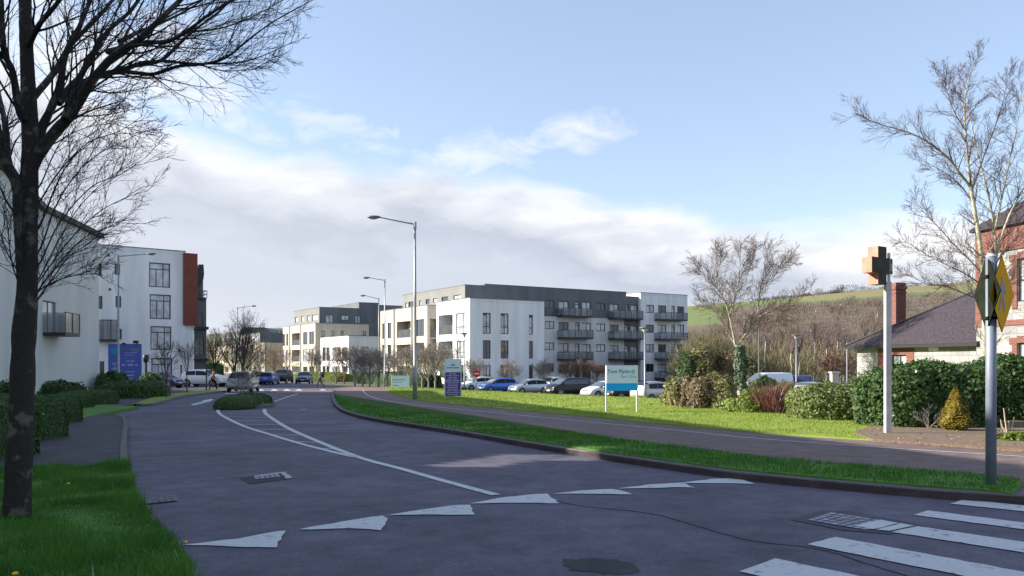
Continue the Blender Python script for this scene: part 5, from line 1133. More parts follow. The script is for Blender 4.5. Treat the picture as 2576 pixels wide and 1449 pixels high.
# left clipped hedges
HG = 'clipped hedge blocks along the left pavement'
HB = dict(p=7, leaf=.026, dens=1500, cat='hedge', group=HG, rough=.012, neat=True)
pxs('clipped_hedge', 'clipped hedge block nearest the tree, its front corner by the pavement', 80, 128, 1020, 1112, M_hbox, .8, **HB)
pxs('clipped_hedge', 'curved clipped hedge, second along the left pavement', 105, 158, 1006, 1072, M_hbox, 1.2, **HB)
pxs('clipped_hedge', 'low clipped hedge block in front of the rounded bush by the cream wall', 118, 200, 993, 1032, M_hbox, 1.4, **HB)
pxs('clipped_hedge', 'clipped hedge block at the far corner of the cream wall', 178, 265, 984, 1021, M_hbox, 1.6, **HB)
pxs('clipped_hedge', 'tall clipped hedge block behind the trunk of the near tree', -60, 35, 1020, 1165, M_hbox, .9, **HB)
pxs('clipped_hedge', 'clipped hedge behind the tall block at the far left edge', -80, 60, 998, 1070, M_hbox, 2.0, **HB)
pxs('rounded_bush', 'dark rounded bush against the cream wall', 112, 200, 963, 1010, M_hd, 1.2, p=3, leaf=.06, dens=300, cat='shrub')
pxs('rounded_bush', 'dark bush at the left edge beside the near building', -30, 28, 965, 1020, M_hd, 1., p=3, leaf=.06, dens=300, cat='shrub')
pxs('clipped_hedge', 'wide low hedge below the blue billboard', 282, 400, 962, 1002, M_hbox, 2.2, p=5, leaf=.06, dens=260, cat='hedge', rough=.03)
pxs('rounded_bush', 'rounded bush left of the blue billboard', 262, 308, 938, 985, M_hbox, 2., p=2.6, leaf=.08, dens=160, cat='shrub')
pxs('rounded_bush', 'round bush right of the blue billboard beside the post', 356, 400, 943, 982, M_hbox, 1.6, p=2.6, leaf=.08, dens=160, cat='shrub')
pxs('rounded_bush', 'tiny round bush at the end of the low hedge', 396, 412, 965, 992, M_hbox, .5, p=2.6, leaf=.07, dens=220, cat='shrub')
pxs('columnar_shrub', 'leaning dark evergreen shrub at the corner of the cream wall', 253, 284, 935, 998, M_hd, 1.0, p=2.4, leaf=.07, dens=260, cat='shrub')
pxs('planted_island', 'low green mound of planting on the traffic island', 568, 662, 993, 1022, mat('island_leaves', (.05, .1, .02), .6, island=[(.06, .13, .022), (.10, .19, .03), (.13, .23, .045), (.07, .11, .022)], trans=.25), 2.6, p=2.9, leaf=.035, dens=900, cat='shrub', off=.16, neat=True, rough=.03)
# far hedges by the road and around the main building
def hedge_run(label, A0, A1, h, w_, m, dens=110, leaf=.09):
    a, c = Vector(A0), Vector(A1); mid = (a+c)/2; L_ = (c-a).length; d = c-a
    return shrub('clipped_hedge', label, mid.x, mid.y, L_/2, w_/2, h, m, p=9, neat=True, leaf=leaf, dens=dens, rz=math.atan2(d.y, d.x), cat='hedge', rough=.01)
hedge_run('long dark clipped hedge in front of the main apartment building', gp(885, 966), gp(1120, 978), 1.75, 1.2, M_hbox)
hedge_run('sunlit yellow green clipped hedge across the end of the road', gp(728, 958), gp(892, 961), 1.45, 1.2, M_hy)
hedge_run('dark green hedge behind the white car on the left', gp(478, 956), gp(560, 955), 2.4, 2.5, M_hbox)
for (u0, u1, vt, vb, m, l) in ((630, 662, 945, 962, M_hol, 'small olive bush beside the dark far car'), (1130, 1160, 925, 975, M_hbox, 'dark shrub beside the purple sign board'), (1700, 1752, 895, 965, M_hd, 'dark evergreen shrub at the right end of the apartment building'), (1725, 1775, 900, 975, M_hol, 'grey green shrub beside the apartment building'), (1728, 1800, 875, 968, M_hol, 'olive ivy covered thicket left of the birch'), (1790, 1865, 890, 968, M_hbr, 'brown bare thicket right of the tall olive thicket'), (1850, 1905, 885, 972, M_hol, 'lower olive thicket right of the birch trunk')):
    x_, y_ = at((u0+u1)/2, 96 if u0 > 1000 else 98); shrub('shrub', l, x_, y_, (u1-u0)/2/F*y_, 2., zat(vt, y_)-G(x_, y_), m, leaf=.13, dens=60)
# ---- small bare trees
TG = 'young bare street trees'
young = dict(kids=[3, 4, 4], rmin=.009, tr=.02)
for u, vb, vt, Yv, l in ((418, 1000, 850, None, 'thin bare sapling in front of the white building, nearest of the saplings'), (470, 988, 848, None, 'thin bare sapling beside the white parked car')):
    x_, y_ = gp(u, vb, .1); bare_tree('sapling', l, x_, y_, (vb-vt)/F*y_, .045, M_twigx, M_twigx, TG, young, 4, .4, 6, .45, seed=int(u))
x_, y_ = gp(519, 983, .1); st_ = thing('tree_stake', 'short bare tree stake in the left grass strip', 'post', (x_, y_, G(x_, y_)+.1)); b = MB(); b.tube([(0, 0, 0), (.02, 0, 1.9)], .05, 6); b.build('post', M_twigx, st_)
for u, vb, vt, l in ((603, 1012, 925, 'thin bare forked tree on the left of the traffic island'), (617, 1010, 918, 'thin bare tree on the right of the traffic island')):
    x_, y_ = gp(u, vb, .15); bare_tree('sapling', l, x_, y_+.3, (vb-vt)/F*y_, .035, M_twigg, M_twigg, TG, dict(kids=[4, 4, 4], rmin=.006, tr=.012), 4, .28, 6, .8, seed=int(u))
big = dict(kids=[4, 4, 5], rmin=.013, tr=.05)
FG_ = 'bare trees along the far road'
for i, (u, vt, Yv, m, l, sp, tr_) in enumerate(((540, 828, 98, M_twigx, 'dark bare tree right of the terracotta building', .5, .14), (592, 800, 92, M_twigx, 'dark bare tree left of the tallest one on the far road', .6, .16), (612, 770, 88, M_twigx, 'tallest dark bare tree on the far road behind the island', .5, .18), (652, 850, 110, M_twigg, 'grey bare tree in front of the distant building', .6, .12),
    (690, 870, 125, M_twigr, 'russet bare tree left of the cream building', .7, .1), (720, 880, 122, M_twigr, 'small russet bare tree at the corner of the cream building', .7, .08), (846, 858, 112, M_twigr, 'russet bare tree in front of the white low block', .6, .1), (866, 862, 110, M_twigr, 'second russet bare tree in front of the low block', .6, .1), (786, 870, 114, M_twigg, 'dark bare tree between cream building and low block', .35, .1), (806, 880, 113, M_twigx, 'thin dark tree behind the walking person', .4, .07), (620, 850, 100, M_twigx, 'dark bare tree behind the white hatchback', .6, .12))):
    x_, y_ = at(u, Yv); bare_tree('bare_tree', l, x_, y_, zat(vt, y_)-G(x_, y_), tr_, m, m, FG_, big, 4, .3, 7, sp, seed=40+i)
CG = 'twiggy grey ornamental trees by the main building'
orn = dict(kids=[5, 5, 5], rmin=.014, tr=.04, ang=(20, 55)); pos = [(893, 872, 98), (912, 868, 96), (930, 872, 94), (952, 876, 92), (975, 872, 90), (1008, 862, 84), (1030, 858, 74), (1062, 864, 72), (1078, 862, 80), (1095, 862, 70), (1120, 866, 82)]
wh_ = ['farthest left', 'second from left', 'third from left', 'fourth from left', 'fifth from left', 'left of the tall lamp post', 'just behind the tall lamp', 'right of the tall lamp post', 'ninth, above the clipped hedge', 'tenth, nearest the purple sign', 'last, behind the purple sign']
for i, (u, vt, Yv) in enumerate(pos):
    x_, y_ = at(u, Yv); bare_tree('ornamental_tree', 'grey twiggy bare tree before the main building, '+wh_[i], x_, y_, zat(vt, y_)-G(x_, y_), .1, M_twigg, M_twigg, CG, orn, 4, .28, 8, .75, seed=70+i)
for i, (u, vt, Yv, l, sp) in enumerate(((1192, 900, 90, 'upright bare shrub left of the red no entry sign', .3), (1284, 905, 91, 'upright bare shrub below the middle windows of the white block', .45), (1362, 905, 95, 'upright bare shrub at the right corner of the white block', .4), (1432, 905, 104, 'reddish bare shrub before the grey wing', .6), (1470, 902, 106, 'second reddish bare shrub before the grey wing', .6), (1500, 908, 107, 'bare shrub behind the white sign board', .5))):
    x_, y_ = at(u, Yv); mm = M_twigg if i < 3 else M_twigr; bare_tree('bare_shrub', l, x_, y_, zat(vt, y_)-G(x_, y_), .06, mm, mm, None, orn, 4, .08, 9, sp, seed=90+i, cat='shrub')
# birches in the wood edge
WG = 'slender pale birches at the edge of the wood'; random.seed(9); protos = [] 
for i in range(4): protos.append(bare_tree('slender_birch', 'x', 0, 0, 9., .11, M_birch, M_twigp, WG, dict(kids=[4, 4], rmin=.012, tr=.075), 3, .62, 6, .25, z=0, seed=200+i))
BU_ = (1925, 1962, 1990, 2015, 2032, 2048, 2066, 2079, 2093, 2108, 2122, 2139, 2152, 2176, 2196, 2300, 2330, 2010, 2060, 2115)
ORD = ('first', 'second', 'third', 'fourth', 'fifth', 'sixth', 'seventh', 'eighth', 'ninth', 'tenth', 'eleventh', 'twelfth', 'thirteenth', 'fourteenth', 'fifteenth', 'sixteenth', 'seventeenth', 'eighteenth', 'nineteenth', 'twentieth')
BL_ = [o_+' of the row counted from the left' for o_ in ORD]
for i, u in enumerate((1925, 1962, 1990, 2015, 2032, 2048, 2066, 2079, 2093, 2108, 2122, 2139, 2152, 2176, 2196, 2300, 2330, 2010, 2060, 2115)):
    o = protos[i] if i < 4 else copy_tree(protos[i % 4]); Yv = random.uniform(100, 128); x_, y_ = at(u, Yv); o.location = (x_, y_, -1.7); h = zat(random.uniform(790, 850), Yv)+1.7; o.scale = (1, 1, h/9.); o.rotation_euler.z = random.uniform(0, 6)
    o['label'] = 'slender pale birch at the wood edge, '+BL_[sorted(BU_).index(u)]
x_, y_ = at(2100, 104); bare_tree('beech_tree', 'russet leaved young tree above the cream gate pillar', x_, y_, zat(878, y_)+1.6, .08, M_twigr, M_twigr, None, dict(kids=[5, 5, 6], rmin=.03, tr=.04), 4, .12, 9, .7, seed=301)
# ------------------------------------------------------------------ grass blades
def inpoly(P, poly):
    x, y = P[:, 0], P[:, 1]; ins = np.zeros(len(P), bool); n = len(poly); j = n-1
    for i in range(n):
        xi, yi = poly[i]; xj, yj = poly[j]; c = ((yi > y) != (yj > y)) & (x < (xj-xi)*(y-yi)/(yj-yi+1e-12)+xi); ins ^= c; j = i
    return ins
def blades(name, poly, bbox, dens, h, w_, off, m, clump=.8, parent=None):
    x0, x1, y0, y1 = bbox; n = int((x1-x0)*(y1-y0)*dens); P = np.stack([RNG.uniform(x0, x1, n), RNG.uniform(y0, y1, n)], 1); P = P[inpoly(P, poly)]
    vis = (np.abs(P[:, 0]) < P[:, 1]*.66+.8); P = P[vis]; n = len(P); z = np.array([G(a, b_) for a, b_ in P])+off-.01
    cl = .5+.5*np.sin(P[:, 0]*2.1+1.3*np.sin(P[:, 1]*1.7))*np.sin(P[:, 1]*2.6+np.sin(P[:, 0]*3.1)); L_ = h*(.45+.75*RNG.random(n))*(1-clump/2+clump*cl)
    D = np.stack([RNG.normal(0, .38, n), RNG.normal(0, .38, n), np.ones(n)], 1); D /= np.linalg.norm(D, axis=1, keepdims=True)
    V_, F_ = slivers(np.stack([P[:, 0], P[:, 1], z], 1), D, L_, np.full(n, w_)); o = raw_mesh(name, V_, F_, m, parent); tag(o, kind='stuff'); print(name, n); return o
M_blade = mat('grass_blades', (.018, .075, .008), .7, col2=(.11, .27, .025), nscale=1.3, detail=5, ramp=(.38, .6), island=[(.035, .14, .012), (.065, .21, .018), (.05, .17, .015), (.10, .25, .03)], trans=.35)
M_bladel = mat('lawn_blades', (.15, .24, .02), .7, col2=(.30, .36, .045), nscale=.5, detail=5, ramp=(.38, .62), island=[(.17, .25, .024), (.25, .33, .036), (.21, .28, .034), (.31, .36, .06)], trans=.35)
blades('grass', fg_poly, (-9.4, .5, 3., 13), 2900, .09, .008, .12, M_blade, clump=1.3); blades('grass', fg_poly, (-9.4, .5, 3., 13), 160, .15, .013, .12, M_bladel if False else M_blade, clump=1.6)
xs = [p[0] for p in vpoly]; ys = [p[1] for p in vpoly]
near_v = [p for p in vpoly]; blades('grass', near_v, (min(xs), max(xs), 9, 20), 900, .075, .014, .135, M_blade); blades('grass', near_v, (min(xs), max(xs), 20, 52), 300, .07, .03, .135, M_blade)
blades('lawn_grass', lawn_poly, (0, 16, 14, 32), 420, .055, .02, .13, M_bladel); blades('lawn_grass', lawn_poly, (-14, 12, 32, 86), 60, .07, .05, .13, M_bladel)
# dandelions
for i, (u, v, of) in enumerate(((466, 1366, .03), (172, 1218, .16), (38, 1446, .18))):
    x_, y_ = gp(u, v, of); d_ = thing('dandelion', ('yellow dandelion flower on the kerb by the first white triangle', 'yellow dandelion in the left grass near the pavement', 'yellow dandelion in the left grass at the bottom corner')[i], 'flower', (x_, y_, G(x_, y_))); b = MB(); b.ball((0, 0, of+.01), (.022, .022, .012), 8, 4); b.build('flower_head', mat('dandelion_yellow', (.75, .50, .02), .7), d_); b = MB(); b.tube([(0, 0, 0), (0, 0, of)], .003, 4); b.build('stalk', M_blade, d_)
# fallen leaf litter on the soil bed
xs = [p[0] for p in bed]; ys = [p[1] for p in bed]; n = 5200; P = np.stack([RNG.uniform(min(xs), max(xs), n), RNG.uniform(min(ys), max(ys), n)], 1); P = P[inpoly(P, bed)]; Z = np.array([G(a, b_) for a, b_ in P])+.175
V_, F_ = leaves(np.stack([P[:, 0], P[:, 1], Z], 1), np.tile([0, 0, 1.], (len(P), 1)), .03, .5); ll = raw_mesh('leaf_litter', V_, F_, mat('dry_leaves', (.25, .16, .10), .9, island=[(.20, .12, .07), (.33, .23, .15), (.14, .09, .06), (.40, .31, .22)])); tag(ll, kind='stuff')
# ------------------------------------------------------------------ street lamps
M_galv = mat('galvanised_steel', (.36, .37, .40), .5, .55, col2=(.28, .29, .31), nscale=3)
M_galvd = mat('weathered_steel', (.16, .165, .17), .55, .4)
M_lens = mat('lamp_lens', (.45, .46, .47), .2)
def street_lamp(label, x, y, H, arm, head=.75, rise=.35, r_=.10, z=None, hd=(0, 0)):
    z = G(x, y)+.05 if z is None else z; o = thing('street_lamp', label, 'street lamp', (x, y, z), 0, 'street lamps with a long arm'); b = MB()
    b.tube([(0, 0, -.2), (0, 0, 1.6), (0, 0, 1.65), (0, 0, H*.55), (0, 0, H)], [r_, r_, r_*.78, r_*.66, r_*.45], 10); b.build('pole', M_galv, o, smooth=True)
    b = MB(); b.box((0, -r_*1.02, .75), (.11, .02, .5)); b.build('access_door', M_galvd, o)
    s_ = 1 if arm > 0 else -1; b = MB(); b.tube([(0, 0, H-.25), (0, 0, H+.12)], r_*.7, 8); b.tube([(0, 0, H), (arm*.25, hd[1]*.25, H+rise*.22), (arm, hd[1], H+rise)], [.045, .04, .03], 6); b.build('arm', M_galv, o)
    b = MB(); b.ball((arm+s_*head*.42, hd[1], H+rise+.02), (head*.5, .16, .085), 12, 6); b.build('lamp_head', M_galvd, o, smooth=True)
    b = MB(); b.ball((arm+s_*head*.45, hd[1], H+rise-.04), (head*.32, .12, .07), 10, 5); b.build('lens', M_lens, o, smooth=True); return o
def lamp_px(label, u, vb, vt, ua, va, Yv=None, off=.1, **k):
    if Yv is None: x, y = gp(u, vb, off)
    else: x, y = at(u, Yv)
    z = G(x, y)+.05; H = zat(vt, y)-z; street_lamp(label, x, y, H, (ua-u)/F*y, rise=(vt-va)/F*y, **k)
lamp_px('tallest street lamp on the sunlit lawn edge, its arm reaching left over the road', 1044, 1005, 564, 956, 547, r_=.115)
lamp_px('street lamp behind the tallest one, second highest of the three on the right', 968, 966, 705, 930, 699, Yv=78)
lamp_px('street lamp on the right side of the road farthest from the camera', 953, 962, 752, 920, 744, Yv=97)
lamp_px('street lamp in front of the white building at the left with its arm reaching right', 298, 980, 645, 370, 639, Yv=62, r_=.11)
lamp_px('street lamp at the far end of the left side of the road', 597, 958, 775, 632, 770, Yv=104)
def post_lamp(label, u, vt, Yv, vis=True):
    x, y = at(u, Yv); z = G(x, y)+.03; H = zat(vt, y)-z; o = thing('post_lamp', label, 'lamp post', (x, y, z), 0, 'post top lamps in the car park'); b = MB(); b.tube([(0, 0, 0), (0, 0, 1.2), (0, 0, 1.25), (0, 0, H-.45)], [.075, .075, .055, .045], 8); b.build('pole', M_galv, o, smooth=True)
    if vis:
        b = MB(); b.tube([(0, 0, H-.45), (0, 0, H-.3), (0, 0, H-.05)], [.06, .12, .3], 12); b.build('lamp_head', M_lens, o, smooth=True); b = MB(); b.tube([(0, 0, H-.05), (0, 0, H+.02)], [.42, .40], 16); b.build('cap', M_galvd, o, smooth=True)
    return o
post_lamp('post top lamp in front of the white block beside the purple sign', 1168, 838, 87)
post_lamp('post top lamp right of the white sign board in front of the end block', 1622, 824, 62)
post_lamp('post top lamp before the wood, left of the stone house', 2003, 843, 76)
for u, vt, Yv, l in ((1909, 822, 74, 'plain thin pole behind the white van'), (2131, 862, 66, 'plain thin pole right of the gate pillar')):
    x, y = at(u, Yv); o = thing('pole', l, 'pole', (x, y, G(x, y))); b = MB(); b.tube([(0, 0, 0), (0, 0, zat(vt, y)-G(x, y))], .06, 8); b.build('shaft', M_galvd if u < 2000 else M_galv, o); b = MB(); b.box((0, 0, .02), (.3, .3, .04)); b.build('base_plate', M_galvd, o)
x, y = at(367, 66); o = thing('bollard_light', 'dark post with a dark lantern head right of the blue billboard', 'lamp post', (x, y, G(x, y))); H = zat(892, 66)-G(x, y); b = MB(); b.tube([(0, 0, 0), (0, 0, H-.6)], .10, 8); b.build('pole', M_bar, o); b = MB(); b.tube([(0, 0, H-.65), (0, 0, H-.55), (0, 0, H-.12), (0, 0, H)], [.1, .2, .24, .14], 10); b.build('lantern', M_bar, o, smooth=True)
# ------------------------------------------------------------------ lettering
def text(parent, s_, size, loc, m, rz=0., align='CENTER', name='lettering', bold=0., ext=.004, sx_=1.):
    c = bpy.data.curves.new(name, 'FONT'); c.body = s_; c.size = size; c.align_x = align; c.align_y = 'CENTER'; c.extrude = ext; c.offset = bold; t_ = bpy.data.objects.new(name, c); COL.objects.link(t_)
    dg = bpy.context.evaluated_depsgraph_get(); me = bpy.data.meshes.new_from_object(t_.evaluated_get(dg)); bpy.data.objects.remove(t_); me.materials.clear(); me.materials.append(m); o = bpy.data.objects.new(name, me); COL.objects.link(o); o.parent = parent
    o.location = loc; o.rotation_euler = (math.radians(90), 0, rz); o.scale = (sx_, 1, 1); return o
def px_board(name, label, cat, u0, u1, vt, vb, vbase, Yv=None, off=.13):
    um = (u0+u1)/2; x, y = gp(um, vbase, off) if Yv is None else at(um, Yv); z = G(x, y)+off; o = thing(name, label, cat, (x, y, z)); k = y/F
    return o, k, zat(vt, y)-z, zat(vb, y)-z, (u1-u0)*k
M_signw = mat('sign_white', (.70, .80, .90), .6, spec=.2); M_frm = mat('sign_frame', (.62, .62, .64), .5, .2); M_purple = mat('sign_purple', (.085, .035, .26), .45); M_lilac = mat('sign_lilac_text', (.42, .38, .62), .5); M_green = mat('sign_grey_green_text', (.22, .36, .36), .5)
M_blue = mat('sign_blue', (.015, .40, .92), .6, spec=.2); M_teal = mat('sign_teal_text', (.10, .26, .36), .5)
# purple totem
o, k, zt, zb, w_ = px_board('information_sign', 'tall purple information sign with a pale header on the lawn beside the car park', 'sign', 1118, 1161, 903, 996, 1001)
b = MB(); b.box((-w_/2+.025, 0, zt/2), (.05, .07, zt)); b.box((w_/2-.025, 0, zt/2), (.05, .07, zt)); b.build('frame', M_frm, o)
b = MB(); b.box((0, 0, (zt+zt-33*k)/2), (w_-.1, .05, 33*k)); b.build('header_panel', M_signw, o); z1 = zt-34*k; b = MB(); b.box((0, 0, (z1+zb)/2), (w_-.1, .05, z1-zb)); b.build('purple_panel', M_purple, o)
b = MB(); random.seed(2); n = 13
for i in range(n):
    z_ = z1-(i+.8)*(z1-zb)/(n+.8); nw = random.choice((1, 2, 2, 3)); tot = random.uniform(.42, .82)*w_; x0 = -tot/2
    for j in range(nw): ww = tot/nw*.88; b.box((x0+ww/2, -.03, z_), (ww, .006, .045)); x0 += tot/nw
b.build('text_lines', M_lilac, o); b = MB(); b.box((0, -.028, z1-.37*(z1-zb)), (w_-.14, .006, .012)); b.box((0, -.028, z1-.86*(z1-zb)), (w_-.14, .006, .012)); b.build('divider', M_lilac, o)
b = MB(); b.box((0, -.03, zt-15*k), (.22, .006, .10)); b.box((-.0, -.03, zt-22*k), (.66, .006, .07)); b.build('header_text', M_green, o)
# clinic sign
o, k, zt, zb, w_ = px_board('clinic_sign', 'white and blue eye clinic sign board on two white posts on the lawn', 'sign', 1524, 1604, 919, 983, 1036); tilt = .08; o.rotation_euler.z = .16
for s_ in (-1, 1): b = MB(); b.box((s_*w_/2, .0, zt/2-.05), (.055, .055, zt+.1)); b.build('post', mat('white_post', (.72, .72, .72), .5), o)
zm = zt-45*k; b = MB(); b.box((0, -.045, (zt+zm)/2), (w_, .03, zt-zm-.002)); b.build('white_panel', M_signw, o); b = MB(); b.box((0, -.045, (zm+zb)/2), (w_, .03, zm-zb-.002)); b.build('blue_panel', M_blue, o)
text(o, 'Tom Flynn', .185, (-.13, -.063, zt-15.5*k), M_teal, bold=.003, sx_=1.02); text(o, 'Eye Clinic', .15, (.24, -.063, zt-28*k), mat('sign_light_teal_text', (.26, .40, .46), .5))
b = MB(); c0 = Vector((w_/2-.16, -.063, zt-16*k))
for r_ in (.062, .035): b.tube([c0+Vector((math.cos(a)*r_*1.2, 0, math.sin(a)*r_)) for a in np.linspace(.3, 5.9, 14)], .008, 4)
b.ball(tuple(c0), (.014, .006, .014), 8, 4); b.build('eye_logo', mat('logo_green', (.06, .36, .34), .5), o)
# small white board
o, k, zt, zb, w_ = px_board('notice_board', 'low white notice board on two legs at the left tip of the sunlit lawn', 'sign', 985, 1029, 945, 974, 981, off=.13)
for s_ in (-1, 1): b = MB(); b.box((s_*w_/2, 0, zt/2), (.07, .07, zt)); b.build('leg', mat('white_post', (.72, .72, .72), .5), o)
b = MB(); b.box((0, -.05, (zt+zb)/2), (w_-.02, .03, zt-zb)); b.build('panel', M_signw, o); b = MB(); b.box((-.12, -.07, zt-.32), (1.0, .006, .06)); b.box((-.2, -.07, zt-.5), (.8, .006, .035)); b.box((-.35, -.07, zt-.75), (.5, .006, .06)); b.build('text_lines', M_green, o)
# blue billboard
o, k, zt, zb, w_ = px_board('billboard', 'blue billboard with logos and lettering by the hedge in front of the white building', 'billboard', 273, 356, 865, 962, 985, Yv=65., off=.1)
M_bb = mat('billboard_blue', (.11, .15, .55), .6); M_bt = mat('billboard_white_text', (.45, .50, .75), .5); M_cy = mat('billboard_cyan', (.03, .33, .62), .5); M_yg = mat('billboard_yellow_green', (.32, .42, .12), .5)
b = MB(); b.box((0, 0, (zt+zb)/2), (w_, .12, zt-zb)); b.build('panel', M_bb, o)
for s_ in (-1, 1): b = MB(); b.box((s_*w_*.3, .1, zt/2-.1), (.1, .08, zt)); b.build('post', M_galvd, o)
def bp(cx_, cy_): return ((cx_-400)/740*w_-w_/2, -.068, zt-(cy_-175)/880*(zt-zb))
b = MB(); c0 = Vector(bp(540, 340)); P_ = [c0+Vector(q)*.28 for q in ((-1, 0, 1), (-.5, 0, .75), (0, 0, .95), (.5, 0, .75), (1, 0, 1), (1, 0, -.1), (.65, 0, -.75), (0, 0, -1.05), (-.65, 0, -.75), (-1, 0, -.1))]; b.poly(P_[::-1]); b.build('shield_logo', M_cy, o)
b = MB(); c0 = Vector(bp(545, 780)); b.tube([c0, c0-Vector((0, .01, 0))], .29, 20); b.build('round_logo', mat('billboard_light_blue', (.15, .33, .70), .5), o); text(o, 'P', .42, tuple(c0-Vector((0, .014, 0))), M_bt, bold=.01)
text(o, 'West', .30, bp(995, 310), M_yg, bold=.006); b = MB(); q = bp(810, 318); b.box(q, (.62, .008, .10)); q = bp(555, 545); b.box(q, (.5, .008, .13)); b.build('faint_lettering', mat('billboard_dull_green', (.09, .20, .30), .5), o)
text(o, 'W', .34, bp(540, 640), M_bt, bold=.008); text(o, 'energy', .24, bp(895, 560), M_bt, bold=.003)
b = MB()
for (cx_, cy_, wd, hh) in ((915, 378, .95, .035), (870, 430, .75, .04), (740, 655, .26, .11), (900, 655, .44, .14), (1035, 655, .24, .11), (925, 812, .55, .06), (905, 893, .56, .09), (885, 965, .6, .05)): b.box(bp(cx_, cy_), (wd, .008, hh))
c0 = Vector(bp(805, 812)); b.tube([c0+Vector((math.cos(a)*.08, 0, math.sin(a)*.08)) for a in np.linspace(0, 6.28, 13)], .015, 4); b.build('text_lines', M_bt, o)
for q, nm in ((1035, 1), (765, .55)): p_ = bp(q, 140 if nm == 1 else 175); b = MB(); b.box((p_[0], -.15, p_[2]+.02), (.32*nm+.05, .22, .22*nm)); b.box((p_[0], -.02, p_[2]-.1), (.05, .05, .2)); b.build('floodlight', M_bar, o)
# no entry sign
x, y = at(1199, 84.); o = thing('no_entry_sign', 'round red no entry sign behind the first white parked car', 'road sign', (x, y, G(x, y))); zc = zat(940, y)-G(x, y); b = MB(); b.tube([(0, 0, 0), (0, 0, zc+.3)], .04, 8); b.build('pole', M_galvd, o)
b = MB(); b.tube([Vector((0, -.05, zc)), Vector((0, -.075, zc))], .38, 24); b.build('disc', mat('sign_red', (.60, .015, .02), .4), o); b = MB(); b.box((0, -.082, zc), (.5, .006, .12)); b.build('white_bar', mat('white_post', (.72, .72, .72), .5), o)
# small red post by the left parked car
x, y = at(456, 83.); o = thing('marker_post', 'slim red marker post behind the white car on the left', 'post', (x, y, G(x, y))); H = zat(920, y)-G(x, y); b = MB(); b.box((0, 0, H/2), (.16, .1, H)); b.build('post', mat('red_post', (.45, .07, .05), .6), o); b = MB(); b.box((0, 0, H+.03), (.2, .14, .06)); b.build('cap', M_bar, o)
# ---- pharmacy style cross sign
x, y = gp(2233, 1090, .15); o = thing('cross_sign', 'faded orange and grey cross shaped box sign on a tall square white post', 'sign', (x, y, G(x, y)+.1)); Zb = G(x, y)+.1
zt = zat(636, y)-Zb; b = MB(); b.box((0, 0, zt*.42), (.125, .125, zt*.84)); b.box((.04, .03, zt*.5), (.05, .05, zt)); b.build('post', mat('post_paint', (.52, .52, .54), .6, col2=(.40, .39, .37), nscale=2.5), o)
R3 = Matrix.Rotation(math.radians(35.7), 4, 'Z').to_3x3(); k = y/F; cz = zat(670, y)-Zb; cc = Vector((at(2203, y)[0]-x, -.08, 0)); S_ = .425; A_ = .175; dp = .24
M_or = mat('faded_orange', (.42, .20, .13), .7, col2=(.50, .29, .20), nscale=4); M_gr = mat('cross_face', (.022, .025, .022), .7, spec=.2, col2=(.055, .045, .03), nscale=5)
out = [(-A_, -S_), (A_, -S_), (A_, -A_), (S_, -A_), (S_, A_), (A_, A_), (A_, S_), (-A_, S_), (-A_, A_), (-S_, A_), (-S_, -A_), (-A_, -A_)]
def cp3(q, d): v = R3 @ Vector((q[0], d, 0)); return (v.x+cc.x, v.y+cc.y, q[1]+cz)
b = MB()
for i in range(12): p, q = out[i], out[(i+1) % 12]; b.quad(cp3(p, -dp/2), cp3(q, -dp/2), cp3(q, dp/2), cp3(p, dp/2))
b.build('case', M_or, o)
for sgn, nm in ((-1, 'face'), (1, 'face')):
    b = MB(); d = sgn*(dp/2)
    for q4 in (((-S_, -A_), (S_, -A_), (S_, A_), (-S_, A_)), ((-A_, A_), (A_, A_), (A_, S_), (-A_, S_)), ((-A_, -S_), (A_, -S_), (A_, -A_), (-A_, -A_))):
        b.poly([cp3(p, d) for p in (q4 if sgn < 0 else q4[::-1])])
    b.build(nm, M_gr, o)
b = MB(); v1 = R3 @ Vector((S_, 0, 0)); s1 = Vector((v1.x+cc.x, v1.y+cc.y, 0))
for dz in (-.14, .16): b = MB(); b.tube([s1+Vector((0, 0, cz+dz)), Vector((.03, .0, cz+dz+.04))], .03, 5); b.build('bracket', M_or, o)
b = MB(); b.box(((s1.x)*.5+.02, s1.y*.5, cz-.02), (.12, .12, .16)); b.build('junction_box', M_or, o)
